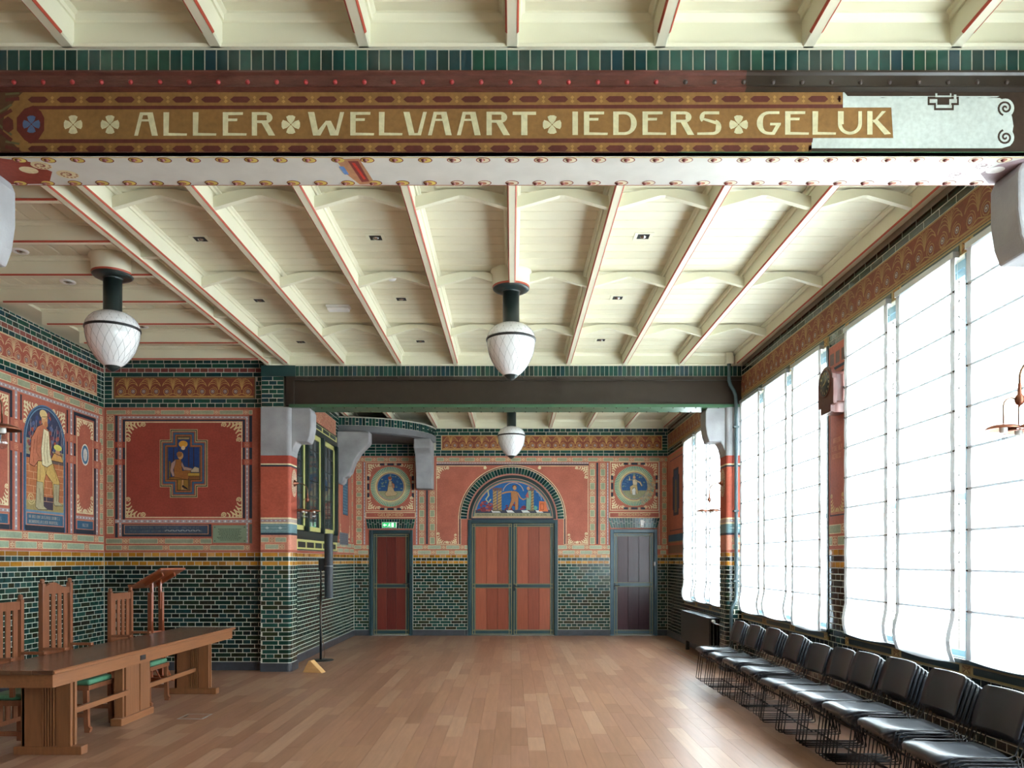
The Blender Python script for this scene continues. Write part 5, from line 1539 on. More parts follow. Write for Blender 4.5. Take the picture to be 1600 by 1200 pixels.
# window joinery of the right wall
wi = 2
for gi, (a, b) in enumerate(WIN):
    wn = empty('window_%d' % wi, (XR, 0, 0), -PI / 2, None, None, None, 'structure'); wi += 1
    m = MB()
    m.box(-b, -.012, WZ0 - .08, -a, .20, WZ0 - .0); m.box(-b, .05, WZ1 - .06, -a, .16, WZ1)
    n = 3; p = (b - a) / n
    for k in range(n + 1):
        x = -b + k * p
        w_ = .05
        m.box(max(x - w_, -b), .05, WZ0, min(x + w_, -a), .16, WZ1)
    m.build('window_frame', FRAMEW, wn)
    for k in range(1, n):
        x = -b + k * p
        m = MB(); m.box(x - .035, -.004, WZ0, x + .035, .05, WZ1); m.build('mullion', FRAMEW, wn)
    for x in (-b, -a - .045):
        m = MB(); m.box(x, -.010, WZ0, x + .045, .05, WZ1); m.build('jamb', DGRN, wn)
    m = MB(); m.box(-b - .02, -.035, WZ0 - .03, -a + .02, .02, WZ0); m.build('window_sill', DGRN, wn)
    # painted head and apron trims
    m = MB(); m.box(-b, -.014, WZ1, -a, 0, 3.93); m.box(-b, -.014, .765, -a, 0, WZ0 - .032); m.build('painted_trim', mat('khaki_trim', (160, 140, 92), .45) if 'khaki_trim' not in MATS else MATS['khaki_trim'], wn)
    m = MB()
    for k in range(n):
        x0 = -b + k * p + .09; x1 = -b + (k + 1) * p - .09
        m.box(x0, -.018, WZ1 + .018, x1, -.01, 3.912); m.box(x0, -.018, .782, x1, -.01, WZ0 - .048)
    m.build('painted_panel', DGRN, wn)
    ct = Canvas(.015, .0005)
    for k in range(n + 1):
        x = min(max(-b + k * p, -b + .065), -a - .065)
        for (z0, z1, g_) in ((WZ1 + .012, 3.918, (172, 130, 76)), (.776, WZ0 - .042, (150, 122, 84))):
            ct.rect(x - .055, z0, x + .055, z1, g_, 0)
            for s_ in (-1, 1):
                ct.ribbon([(x + s_ * .045, z0 + .01), (x, (z0 + z1) / 2), (x + s_ * .045, z1 - .01)], .008, (96, 60, 44), 1); ct.ribbon([(x + s_ * .02, z0 + .008), (x, (z0 + z1) / 2)], .006, (214, 196, 140), 1)
    ct.build('painted_ornament', wn)
    for k in range(n):
        x0 = -b + k * p + .05; x1 = -b + (k + 1) * p - .05
        m = MB(); w_ = .045
        m.box(x0, .07, WZ0, x0 + w_, .13, WZ1 - .06); m.box(x1 - w_, .07, WZ0, x1, .13, WZ1 - .06); m.box(x0, .07, WZ0, x1, .13, WZ0 + w_); m.box(x0, .07, WZ1 - .11, x1, .13, WZ1 - .06); m.box(x0, .07, 2.05, x1, .13, 2.10)
        cs = m.build('casement', FRAMEW, wn)
        m = MB(); m.box(x0 + w_, .098, WZ0 + w_, x1 - w_, .102, WZ1 - .1); m.build('glass_pane', GLASS, cs)
        m = MB()
        for z in [WZ0 + w_ + .22 * i for i in range(1, 13)]:
            if z < WZ1 - .12: m.box(x0 + w_, .09, z - .004, x1 - w_, .097, z + .004)
        for f in (.25, .5, .75):
            xx = x0 + (x1 - x0) * f; m.box(xx - .004, .09, WZ0 + w_, xx + .004, .097, WZ1 - .1)
        for zc in (3.3, 1.8):
            m.tube([(x0 + (x1 - x0) * (.5 + .38 * math.cos(t)), .09, zc + .2 * math.sin(t)) for t in [PI * 2 * i / 16 for i in range(16)]], .005, 4, closed=True)
        m.build('leading', STEEL_D, cs)['kind'] = 'stuff'

# baseboards
plinth('baseboard_back', (0, F1, 0), 0, [(XA, D1[0]), (D1[1], D2_[0]), (D2_[1], D3[0]), (D3[1], XR)])
plinth('baseboard_left', (XL, 0, 0), PI / 2, [(F0, 11.35)])
plinth('baseboard_aisle', (0, YA, 0), 0, [(XL, -3.6)])
plinth('baseboard_far_left', (XA, 0, 0), PI / 2, [(11.58, F1)])
plinth('baseboard_right', (XR, 0, 0), -PI / 2, [(-F1, 2.6)])

# =================================================================== PILLARS
def plan(x0, x1, y0, y1, side, r=.045, e=0.0):
    """rounded corners on the nave side; side=+1: nave lies to +x"""
    pts = []
    if side > 0:
        xs, xn = x0, x1 + e; a = y0 - e; b = y1 + e
        pts = [(xs, a)] + [(xn - r + r * math.sin(t), a + r - r * math.cos(t)) for t in [PI / 2 * k / 5 for k in range(6)]] + [(xn - r + r * math.cos(t), b - r + r * math.sin(t)) for t in [PI / 2 * k / 5 for k in range(6)]] + [(xs, b)]
        return pts
    p = plan(-x1, -x0, y0, y1, 1, r, e)
    return [(-u, v) for u, v in p][::-1]
def pillar(x0, x1, y0, y1, side, full):
    pr = empty('pillar', (0, 0, 0), 0, None, None, None, 'structure')
    m = MB(); m.prism(plan(x0, x1, y0, y1, side), 'z', 0, 1.71); m.build('mortar_core', MORTAR, pr, fix=True)
    m = MB(); m.prism(plan(x0, x1, y0, y1, side, .06, .022), 'z', 0, .122); m.build('plinth', SLATE, pr, fix=True)
    # glazed bricks: front, side and rounded quoins
    xn = x1 if side > 0 else x0; xw = x0 if side > 0 else x1
    r = .045
    for i in range(25):
        z = .125 + i * CP; k = 24 - i
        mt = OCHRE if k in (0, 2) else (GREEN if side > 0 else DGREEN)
        arm = .065 if i % 2 else .12
        # quoin
        m = MB(); h = CP - .0085; e = .0016
        out = [(-arm, -e), (0, -e)]
        out = [(-arm - 0, -e)] + [( (r + e) * math.sin(t), r - (r + e) * math.cos(t)) for t in [PI / 2 * q_ / 4 for q_ in range(5)]] + [(r + e, r + (.115 - arm * .45))]
        inn = [(r, r + (.115 - arm * .45))] + [(r * math.sin(t), r - r * math.cos(t)) for t in [PI / 2 * q_ / 4 for q_ in range(4, -1, -1)]] + [(-arm, 0)]
        pts = [(xn + side * (u - r), y0 + v) for u, v in out + inn]
        m.prism(pts, 'z', z + .005, z + .005 + h); m.build('brick', mt, pr, fix=True)
        # front
        xa = xn - side * (r + arm + .01); 
        L = abs(xa - xw)
        nb = 3 if i % 2 else 2
        ps = [0, .115, .23, .345, .5] if i % 2 else [.06, .29, .5]
        pos = 0.0; first = True
        while pos < L - .03:
            wd = min((.115 if (i % 2) else .23), L - pos)
            if wd > .03:
                cx = xa - side * (pos + wd / 2)
                o = bpy.data.objects.new('brick', brick_mesh(round(wd - .009, 3), CP - .0085, .0016, mt)); C.objects.link(o); o.parent = pr; o.location = (cx, y0, z + CP / 2)
            pos += wd
        ys = y0 + r + r * 0 + .115 - arm * .45 + r * 0 + .01
        pos = ys + .0
        ye = y1 - .01
        while pos < ye - .03:
            wd = min(.115, ye - pos)
            if wd > .03:
                o = bpy.data.objects.new('brick', brick_mesh(round(wd - .009, 3), CP - .0085, .0016, mt)); C.objects.link(o); o.parent = pr; o.location = (xn, pos + wd / 2, z + CP / 2); o.rotation_euler = (0, 0, side * PI / 2)
            pos += wd
    # painted shaft in bands
    bands = [(1.71, 1.745, RED2, 0), (1.745, 1.93, PINK, .001), (1.93, 1.96, PINK, .002), (1.96, 1.99, NAVY, .002), (1.99, 2.12, (108, 138, 144), .002), (2.12, 2.14, CRM, .002), (2.14, 2.19, (176, 160, 150), .002), (2.19, 2.21, CRM, .002), (2.21, 2.94, (176, 86, 66), 0), (2.94, 2.965, NAVY, .001), (2.965, 2.985, CRM, .001), (2.985, 3.10, (164, 70, 56), .001)]
    m = MB()
    for (a, b, col, e) in bands: m.prism(plan(x0, x1, y0, y1, side, .045, e), 'z', a, b, col)
    m.build('painted_shaft', PAINT, pr, fix=True)
    cv = Canvas(.003, .0005)
    a, b = (x0, x1 - .05) if side > 0 else (x0 + .05, x1)
    strip_h(cv, a, b, 1.85, 1.93, 1.3, .3, 1, SAGE2); strip_h(cv, a, b, 1.75, 1.83, 1.3, .8, 1, SAGE2)
    chain_h(cv, a, b, 2.145, 2.185, 1)
    for zz in (2.02, 2.06, 2.10): cv.rect(a, zz, b, zz + .004, (160, 190, 192), 1)
    for k in range(2): cv.ellipse(a + (b - a) * (.25 + .5 * k), 2.06, .03, .02, (180, 200, 200), 2, 4)
    cv.build('painted_band', pr, loc=(0, y0, 0))
    # pale rosette behind the wall lamp, on the nave side
    cv = Canvas(.003, .0005)
    xc = (y0 + y1) / 2
    cv.ellipse(0, 2.72, .13, .20, (206, 188, 160), 1, 28); cv.ellipse(0, 2.72, .118, .185, (176, 120, 96), 2, 28)
    for k in range(24): cv.ellipse(.105 * math.cos(k * PI / 12), 2.72 + .165 * math.sin(k * PI / 12), .012, .012, (214, 200, 170), 3, 6)
    cv.ellipse(0, 2.72, .09, .14, (186, 158, 136), 3, 24)
    cv.build('painted_rosette', pr, loc=(xn, xc, 0), rot=(0, 0, side * PI / 2))
    # stone head and bracket
    s = side
    prof = [(xw, 3.80), (xn + s * .26, 3.80), (xn + s * .285, 3.74), (xn + s * .285, 3.54), (xn + s * .265, 3.40), (xn + s * .23, 3.305), (xn + s * .07, 3.305), (xn + s * .035, 3.24), (xn + s * .012, 3.17), (xn + s * .002, 3.10), (xw, 3.10)]
    m = MB(); m.prism([p for p in prof], 'y', y0 + .05, y1 - .02)
    m.build('stone_bracket', STONE, pr, fix=True, bevel=.014)
    m = MB(); m.prism(plan(x0, x1, y0, y1, side, .06, .006), 'z', 3.10, 3.795)
    m.build('stone_head', STONE, pr, fix=True, bevel=.004)
    return pr
p_l2 = pillar(-3.605, -3.18, G2[0], G2[1], 1, True)
p_r2 = pillar(3.075, 3.305, G2[0], G2[1], -1, True)
p_l1 = pillar(-3.605, -3.18, G1[0], G1[1], 1, True)
p_r1 = pillar(3.075, 3.305, G1[0], G1[1], -1, True)
# glazed head of the left pillars beside the girder
for (p, y) in ((p_l2, G2[0]), (p_l1, G1[0])):
    m = MB(); m.box(-3.6, y + .01, 3.80, -3.28, y + .36, 4.24); m.build('head_core', MORTAR, p)
    for i in range(7):
        z = 3.80 + i * .0625
        for k in range(3):
            a = [-3.6, -3.49, -3.375][k] if i % 2 else [-3.6, -3.435, -3.3][k]; b = ([-3.49, -3.375, -3.272] if i % 2 else [-3.435, -3.272, -3.272])[k]
            if b - a < .03: continue
            o = bpy.data.objects.new('brick', brick_mesh(round(b - a - .011, 3), .0515, .005, BANDG)); C.objects.link(o); o.parent = p; o.location = ((a + b) / 2, y + .01, z + .031)

# =================================================================== GALLERY in the far left corner
gal = empty('corner_gallery', (XA, F1, 0), 0, None, None, None, 'structure')
rx, ry = 1.74, 1.48
def gp2(t, e=0): return ((rx + e) * math.sin(t), -(ry + e) * math.cos(t))
N = 40
def ring_(z0, z1, e, mt, name, soff=False):
    m = MB(); b = 0
    pts = [gp2(PI / 2 * k / N, e) for k in range(N + 1)]
    m.prism([(0, 0)] + pts, 'z', z0, z1); return m.build(name, mt, gal, fix=True)
ring_(4.20, 4.37, -.01, MORTAR, 'mortar_core'); ring_(4.08, 4.20, 0.0, mat('dark_stone', (112, 114, 118), .8, var=.15, scale=4, bump=.2), 'stone_lintel'); ring_(4.06, 4.10, -.05, SOFF, 'soffit')
ring_(4.355, 4.37, .004, MORTAR, 'coping')
n = 42
for k in range(n):
    t = PI / 2 * (k + .5) / n; x, y = gp2(t, -.009)
    dx, dy = rx * math.cos(t), ry * math.sin(t); ang = math.atan2(dy, dx)
    wd = math.hypot(dx, dy) * PI / 2 / n
    if k % 3 == 2:
        for z, h in ((4.205, .07), (4.28, .07)):
            o = bpy.data.objects.new('brick', brick_mesh(round(wd - .009, 3), h - .009, .006, BANDG)); C.objects.link(o); o.parent = gal; o.location = (x, y, z + h / 2); o.rotation_euler = (0, 0, ang)
    else:
        o = bpy.data.objects.new('brick', brick_mesh(round(wd - .009, 3), .143, .006, BANDG)); C.objects.link(o); o.parent = gal; o.location = (x, y, 4.2775); o.rotation_euler = (0, 0, ang)
# brackets
prof = [(0, 4.06), (.62, 4.06), (.62, 3.86), (.60, 3.82), (.44, 3.66), (.33, 3.48), (.26, 3.28), (.22, 3.24), (.20, 3.20), (.14, 3.17), (.13, 3.10), (.08, 3.05), (0, 3.07)]
m = MB(); m.prism(prof, 'y', -1.62, -1.32); m.build('stone_bracket', STONE, gal, fix=True, bevel=.02)
m = MB(); m.prism([(-u * .95, v) for u, v in [(0, 4.06), (.80, 4.06), (.80, 3.86), (.62, 3.78), (.50, 3.6), (.42, 3.4), (.38, 3.2), (.38, 3.08), (0, 3.08)]], 'x', 1.36, 1.70); m.build('stone_bracket', STONE, gal, fix=True, bevel=.02)
# =================================================================== THINGS
# ---- hanging globes
WIREM = mat('grey_wire', (96, 102, 108), .4)
def pendant(name):
    t = empty('pendant_lamp', (0, 0, 0))
    m = MB(); m.lathe([(.0, 4.36), (.12, 4.362), (.17, 4.372), (.187, 4.385), (.187, 4.395), (0, 4.395)], 0, 0, 32)
    m.lathe([(.088, 4.37), (.095, 4.362), (.088, 4.35)], 0, 0, 24)
    m.build('flange', PENDM, t, fix=True)
    m = MB(); m.lathe([(.21, HB), (.215, HB - .02), (.195, HB - .04), (.19, 4.41), (.187, 4.395), (0, 4.395)], 0, 0, 32)
    rose = m.build('ceiling_rose', CREAM, t, fix=True)
    m = MB(); m.lathe([(.1905, 4.412), (.192, 4.404), (.188, 4.394)], 0, 0, 32); m.build('painted_stripe', STRIPE, rose)
    m = MB(); m.lathe([(.0, 4.37), (.086, 4.37), (.086, 4.015), (.09, 4.01), (.09, 3.99), (.06, 3.985)], 0, 0, 28); m.build('stem', PENDM, t, fix=True)
    prof = [(.07, 4.034), (.095, 4.03), (.145, 4.014), (.185, 3.990), (.214, 3.962), (.236, 3.93), (.246, 3.90), (.248, 3.863), (.247, 3.83), (.243, 3.79), (.232, 3.738), (.214, 3.686), (.189, 3.632), (.157, 3.582), (.120, 3.536), (.085, 3.508), (.058, 3.494)]
    m = MB(); m.lathe(prof, 0, 0, 40); gl = m.build('globe', OPAL, t, fix=True)
    def rad(z):
        for (r0, z0), (r1, z1) in zip(prof, prof[1:]):
            if z <= z0 and z >= z1: return r0 + (r1 - r0) * (z0 - z) / (z0 - z1)
        return .05
    m = MB()
    for k in range(18):
        for s_ in (-1, 1):
            pts = []
            for i in range(15):
                z = 4.03 - i * (4.03 - 3.495) / 14; a = 2 * PI * k / 18 + s_ * i * .085; r = rad(z) + .001
                pts.append((r * math.cos(a), r * math.sin(a), z))
            m.tube(pts, .0010, 3, cap=False)
    m.build('wire_net', WIREM, gl)['kind'] = 'stuff'
    m = MB(); m.lathe([(.246, 3.878), (.257, 3.876), (.257, 3.856), (.246, 3.853)], 0, 0, 40); m.build('band', BLACKM, gl, fix=True)
    m = MB(); m.lathe([(.072, 3.502), (.068, 3.49), (.04, 3.466), (.012, 3.448), (0, 3.446)], 0, 0, 20); m.build('finial', PENDM, t, fix=True)
    return t
p0 = pendant('a'); kids = tree_of(p0)
GRP = 'opal globe lamps hanging from the ceiling'
p0.location = (-.01, 8.04, 0); tag(p0, 'white opal globe lamp on dark tube, hanging in mid-hall before the plain girder', 'lamp', GRP)
c = copy_tree(p0, kids); c.location = (-3.92, 7.665, 0); tag(c, 'white opal globe lamp on dark tube over the side aisle at the left', 'lamp', GRP)
c = copy_tree(p0, kids); c.location = (-.01, 14.25, 0); tag(c, 'small far opal globe lamp hanging above the arched double door', 'lamp', GRP)

# ---- wall lamps
def sconce():
    t = empty('wall_lamp', (0, 0, 0))            # local: wall at x=0, arm grows to +x
    m = MB(); m.lathe([(.052, 0), (.05, .008), (.03, .03), (.014, .05), (.010, .065), (0, .065)], 0, 0, 20, axis='x'); m.build('wall_rose', COPPER, t, fix=True)
    m = MB()
    pts = [(.05, 0, 0)] + [(.075 + .12 * math.sin(a), 0, -.12 + .12 * math.cos(a)) for a in [PI / 2 * k / 8 for k in range(9)]] + [(.195, 0, -.18)]
    m.tube(pts, .007, 8); m.build('arm', BRASS, t)
    m = MB(); m.lathe([(.009, -.15), (.011, -.18), (.012, -.21), (.024, -.225), (.027, -.245), (.02, -.265), (.006, -.275), (0, -.285)], .195, 0, 16); m.build('hub', COPPER, t, fix=True)
    for k in range(3):
        a = k * 2 * PI / 3 + .0
        dx, dy = math.cos(a), math.sin(a); R_ = .092
        m = MB(); pts = [(.195 + dx * .02, dy * .02, -.24)]
        for i in range(5):
            b = PI / 2 * i / 4; pts.append((.195 + dx * (.045 + (R_ - .045) * math.sin(b)), dy * (.045 + (R_ - .045) * math.sin(b)), -.275 + .045 * math.cos(b)))
        pts.append((.195 + dx * R_, dy * R_, -.375)); m.tube(pts, .0045, 6); m.build('branch', BRASS, t)
        cx, cy = .195 + dx * R_, dy * R_
        m = MB(); m.lathe([(.0, -.375), (.02, -.378), (.05, -.383), (.082, -.395), (.098, -.41), (.096, -.412), (.08, -.40), (.05, -.389), (.0, -.386)], cx, cy, 24); sh = m.build('shade', COPPER, t, fix=True)
        m = MB(); m.lathe([(.021, -.388), (.021, -.425), (.016, -.432), (0, -.432)], cx, cy, 14); m.build('socket', PORC, sh, fix=True)
        m = MB(); m.lathe([(.011, -.430), (.014, -.442), (.027, -.465), (.030, -.485), (.026, -.505), (.013, -.519), (0, -.522)], cx, cy, 16); m.build('bulb', BULB, sh, fix=True)
        m = MB(); m.tube([(cx, cy, -.435), (cx - .008, cy, -.47), (cx, cy, -.49), (cx + .008, cy, -.47), (cx, cy, -.435)], .0012, 3); m.build('filament', BRASS, sh)
    return t
s0 = sconce(); kids = tree_of(s0); GRP = 'copper wall lamps on the pillars'
s0.location = (-3.177, G2[0] + .19, 2.72); tag(s0, 'copper three-branched wall lamp on the far left red pillar', 'lamp', GRP)
c = copy_tree(s0, kids); c.location = (3.072, G2[0] + .19, 2.72); c.rotation_euler = (0, 0, PI); tag(c, 'copper three-branched wall lamp on the right pillar in front of the blinds', 'lamp', GRP)
c = copy_tree(s0, kids); c.location = (-3.177, G1[0] + .17, 2.75); tag(c, 'copper wall lamp cut off by the left edge, before the arched mural', 'lamp', GRP)
c = copy_tree(s0, kids); c.location = (3.072, G1[0] + .17, 2.75); c.rotation_euler = (0, 0, PI); tag(c, 'copper wall lamp cut off by the right edge, before the nearest blind', 'lamp', GRP)

# ---- blinds
names = {1: 'beyond the right pillar', 2: 'between the right pillar and the clock', 3: 'on the near side of the clock', 4: 'beside the camera', 5: 'behind the camera'}
ordn = ['farthest', 'middle', 'nearest']
for gi, (a, b) in enumerate(WIN):
    p = (b - a) / 3
    for k in range(3):
        y1 = b - k * p - .075; y0 = b - (k + 1) * p + .075
        y0 += .0; wd = y1 - y0
        t = empty('window_blind', (XR - .045, y1, 0), -PI / 2, '%s white sheer roman blind of the three %s' % (ordn[k], names[gi + 1]), 'blind', 'white roman blinds on the right windows')
        hz = WZ1 + .03; lo = .885 - (.0 if (gi + k) % 3 else .035)
        m = MB(); m.box(0, -.025, hz - .045, wd, .025, hz); m.build('headrail', ALU, t)
        q = random.Random(gi * 3 + k)
        nseg = 10; ps = .292
        m = MB(); NX = 10; NZ = 40; b0 = len(m.v)
        for j in range(NZ + 1):
            z = hz - .01 - (hz - .01 - lo) * j / NZ
            for i in range(NX + 1):
                u = i / NX; dz = (hz - z)
                bulge = 0.0
                seg = (dz / ps) % 1.0
                low = max(0, (1.28 - z) / .4)
                bulge = .006 * math.sin(seg * PI) + low * .05 * math.sin(min(1, (z - lo) / .3) * PI) * (.6 + .4 * math.cos(u * PI * 2 + k))
                sag = -.02 * math.sin(u * PI) * (1 if j == NZ else 0) * low
                sh = low * .03 * math.sin(min(1.0, (1.28 - z) / .4) * PI) * (1 if k % 2 else -1) if low > 0 else 0
                m.v.append((u * wd - sh, -bulge - .003, z + sag))
        for j in range(NZ):
            for i in range(NX):
                m.face([b0 + j * (NX + 1) + i, b0 + (j + 1) * (NX + 1) + i, b0 + (j + 1) * (NX + 1) + i + 1, b0 + j * (NX + 1) + i + 1], None, True)
        m.build('fabric', FABRIC, t)
        fv = m.v
        m = MB()
        for (i0, s_) in ((0, 1), (NX, -1)):
            b1 = len(m.v)
            for j in range(NZ + 1):
                v = fv[j * (NX + 1) + i0]
                m.v += [(v[0], v[1] - .004, v[2]), (v[0] + s_ * (.03 + .0045 * y1), v[1] - .004, v[2])]
            for j in range(NZ): m.face([b1 + 2 * j, b1 + 2 * j + 1, b1 + 2 * j + 3, b1 + 2 * j + 2] if s_ < 0 else [b1 + 2 * j, b1 + 2 * j + 2, b1 + 2 * j + 3, b1 + 2 * j + 1])
        m.build('side_hem', HEMF, t)
        for r in range(1, 10):
            z = hz - r * ps
            if z < lo + .1: break
            m = MB(); m.box(-.004, -.012, z - .009, wd + .004, -.009, z + .009); m.build('seam_rod', HEMS, t)
            m = MB()
            for xx in (.01, wd - .01): m.lathe([(.007, -.012), (.006, -.02), (0, -.021)], xx, 0, 6, axis='y', cz=z)
            build_each(m, 'cord_ring', STEEL_D, t)
        m = MB(); m.tube([(wd - .02, .02, hz - .03), (wd - .02, .02, 1.9)], .002, 4); m.build('pull_cord', WPL, t)

# ---- clock
ck = empty('wall_clock', (XR, 7.80, 3.26), -PI / 2, 'reddish wooden wall clock with a round-topped case on the pier between the blinds', 'clock')
m = MB()
pts = [(-.19, -.13), (-.19, .12)] + [(-.17 * math.cos(t), .12 + .15 * math.sin(t)) for t in [PI * k / 10 for k in range(11)]] + [(.19, .12), (.19, -.13), (.12, -.13), (.12, -.20), (-.12, -.20), (-.12, -.13)]
m.prism([(u, v) for u, v in pts], 'y', -.17, -.13); m.build('front_board', CLOCKW, ck, fix=True, bevel=.004)
m = MB(); m.box(-.165, -.13, -.10, .165, 0, .16); m.prism([(-.165 * math.cos(t), .16 + .06 * math.sin(t)) for t in [PI * k / 8 for k in range(9)]], 'y', -.13, 0); m.build('case', CLOCKW, ck, fix=True)
m = MB(); m.box(-.10, -.13, -.20, .10, 0, -.10); m.build('lower_box', CLOCKW, ck)
m = MB(); m.lathe([(0, -.176), (.125, -.176), (.13, -.17)], 0, 0, 32, axis='y', cz=.10); m.build('dial', mat('clock_dial', (34, 44, 46), .3), ck, fix=True)
m = MB(); m.lathe([(.126, -.171), (.128, -.182), (.14, -.182), (.142, -.171)], 0, 0, 32, axis='y', cz=.10); m.build('bezel', CLOCKW, ck, fix=True)
NUM = mat('numeral_paint', (222, 206, 150), .5)
for k in range(1, 13):
    a = PI / 2 - k * PI / 6
    o = text_obj(str(k), .034, .098 * math.cos(a), .10 + .098 * math.sin(a), 0, ck, NUM, d=.1775, name='numeral')
m = MB()
for (a, L) in ((PI / 2 - .85, .062), (PI / 2 + 1.9, .085)):
    m.prism([(math.cos(a + s_) * .006, .10 + math.sin(a + s_) * .006) for s_ in (-PI / 2,)] + [(math.cos(a) * L, .10 + math.sin(a) * L)] + [(math.cos(a + PI / 2) * .006, .10 + math.sin(a + PI / 2) * .006)], 'y', -.1805, -.179)
build_each(m, 'hands', NUM, ck, fix=True)
m = MB(); m.lathe([(.012, 0), (.010, .008), (0, .01)], 0, 0, 10)
ko = m.build('key_plate', BLACKM, ck); ko.rotation_euler = (0, PI / 2, 0); ko.location = (.165, -.05, .03)

# ---- radiator
rd = empty('radiator', (0, 0, 0), 0, 'anthracite panel radiator under the far right windows', 'radiator')
ry0, ry1, rx0, rx1 = 12.08, 14.1, 3.05, 3.24
m = MB()
nr = 46
for k in range(nr):
    y = ry0 + (ry1 - ry0) * k / nr; w_ = (ry1 - ry0) / nr
    m.box(rx0, y + .004, .20, rx0 + .03, y + w_ - .004, .68)
m.box(rx0 + .008, ry0, .19, rx0 + .03, ry1, .69)
m.build('front_panel', RADM, rd)
m = MB()
for xx in (.06, .115, .165): m.box(rx0 + xx, ry0, .19, rx0 + xx + .016, ry1, .675)
build_each(m, 'convector_fin', RADM, rd)
m = MB(); m.box(rx0 - .002, ry0 - .002, .688, rx1, ry1 + .002, .698); 
m.build('top_grille', RADT, rd)
m = MB(); m.box(rx0 + .06, ry0 + .1, 0, rx0 + .12, ry0 + .16, .2); m.box(rx0 + .06, ry1 - .16, 0, rx0 + .12, ry1 - .1, .2); build_each(m, 'foot', RADM, rd)
m = MB(); m.lathe([(.0, 11.94), (.022, 11.942), (.026, 11.96), (.024, 12.01), (.016, 12.02), (.016, 12.07)], rx0 + .04, 0, 14, axis='y', cz=.655); m.build('valve', WPL, rd, fix=True)
m = MB(); m.tube([(rx0 + .04, 12.0, .65), (rx0 + .0, 11.9, .65), (rx0 - .02, 11.6, .65), (rx0 - .02, 11.15, .65)], .008, 8); m.build('supply_pipe', CHROME, rd)
# second valve beyond the first chair
m = MB(); m.lathe([(0, 10.74), (.022, 10.742), (.026, 10.76), (.024, 10.80), (.014, 10.81), (.012, 10.86)], 3.14, 0, 14, axis='y', cz=.60)
vv = empty('radiator_valve', (0, 0, 0)); m.build('knob', WPL, vv, fix=True)
m = MB(); m.tube([(3.14, 10.84, .60), (3.14, 10.9, .60), (3.15, 10.92, .57), (3.15, 10.92, 0)], .009, 8); m.build('riser', CHROME, vv)
tag(vv, 'white valve knob behind the farthest stack of chairs', 'valve')

# ---- pipe on the right pillar
pp = empty('drain_pipe', (0, 0, 0), 0, 'blue-grey painted pipe bending down the right pillar', 'pipe')
yy = G2[0] - .05
m = MB()
pts = [(3.10, yy, 4.42), (3.10, yy, 4.16), (3.115, yy, 4.10), (3.17, yy, 4.02), (3.195, yy, 3.95), (3.20, yy, 3.85), (3.20, yy, 1.10), (3.19, yy, 1.02), (3.145, yy, .94), (3.13, yy, .86), (3.13, yy, .12)]
m.tube(pts, .026, 12); m.build('pipe', PIPEM, pp)
m = MB()
for z in (3.5, 2.3, 1.3): m.box(3.165, yy - .03, z - .012, 3.235, G2[0], z + .012)
build_each(m, 'clamp', PIPEM, pp)
m = MB(); m.box(3.05, yy - .04, 4.40, 3.15, yy + .045, HB - .02); m.build('boxing', CREAM, pp)

# ---- long table
tb = empty('long_table', (-3.8, 7.86, 0), 0, 'long brown oak table with slab trestles and a deep apron at the left', 'table')
TX0, TX1, TY0, TY1 = -.33, .32, -1.94, 1.94
for k in range(4):
    m = MB(); a = TX0 + (TX1 - TX0) * k / 4; b = TX0 + (TX1 - TX0) * (k + 1) / 4
    m.box(a + .0006, TY0, .728, b - .0006, TY1, .76); m.build('top_board', OAKTOP, tb, bevel=.002)
m = MB(); m.prism([(TX1, .728), (TX1 + .012, .734), (TX1 + .012, .752), (TX1, .7605)], 'y', TY0, TY1); m.build('edge_moulding', OAKT, tb, fix=True)
m = MB(); m.box(TX1 - .02, TY0 + .03, .63, TX1 - .045, TY1 - .03, .728)
m.v = []; m.f = []; m.c = []; m.sm = []
m.box(TX1 - .045, TY0 + .03, .625, TX1 - .02, TY1 - .03, .728); m.box(TX0 + .02, TY0 + .03, .625, TX0 + .045, TY1 - .03, .728)
m.box(TX0 + .045, TY0 + .03, .625, TX1 - .045, TY0 + .055, .728); m.box(TX0 + .045, TY1 - .055, .625, TX1 - .045, TY1 - .03, .728)
m.build('apron', OAKT, tb)
m = MB(); m.box(TX1 - .021, -.51, .655, TX1 - .017, -.40, .70); m.build('name_plate', BLACKM, tb)
def trestle(yc):
    m = MB(); m.box(-.29, yc - .05, 0, .27, yc + .05, .07); m.build('foot', OAKV, tb, bevel=.006)
    m = MB(); m.box(-.22, yc - .045, .07, -.055, yc + .045, .63); m.box(.06, yc - .045, .07, .165, yc + .045, .63); m.box(-.055, yc - .03, .07, .06, yc + .03, .63)
    m.box(-.225, yc - .045, .07, -.2, yc + .045, .63)
    sl = m.build('slab_leg', OAKV, tb)
    m = MB()
    for k in range(5): 
        x = -.05 + k * .022; m.box(x, yc - .052, .07, x + .010, yc + .052, .63)
    build_each(m, 'fluting', OAKV, sl)
    m = MB(); m.box(.168, yc - .048, .07, .18, yc - .015, .63); m.box(.168, yc + .015, .07, .18, yc + .048, .63); build_each(m, 'edge_strip', OAKV, sl)
trestle(-1.41); trestle(1.50)
m = MB(); m.box(-.06, -.36, 0, .05, .32, .07); m.build('foot', OAKT, tb, bevel=.006)
m = MB(); m.box(-.05, -.30, .07, .03, -.27, .63); m.box(-.05, -.235, .07, .03, .0, .63); m.box(-.05, .0, .07, .026, .05, .63); m.box(-.05, .06, .07, .03, .27, .63); m.build('slab_leg', OAKV, tb)
m = MB(); m.box(.07, -1.36, .30, .10, -.30, .345); m.box(.0, .27, .27, .03, 1.46, .315); build_each(m, 'stretcher', OAKT, tb)

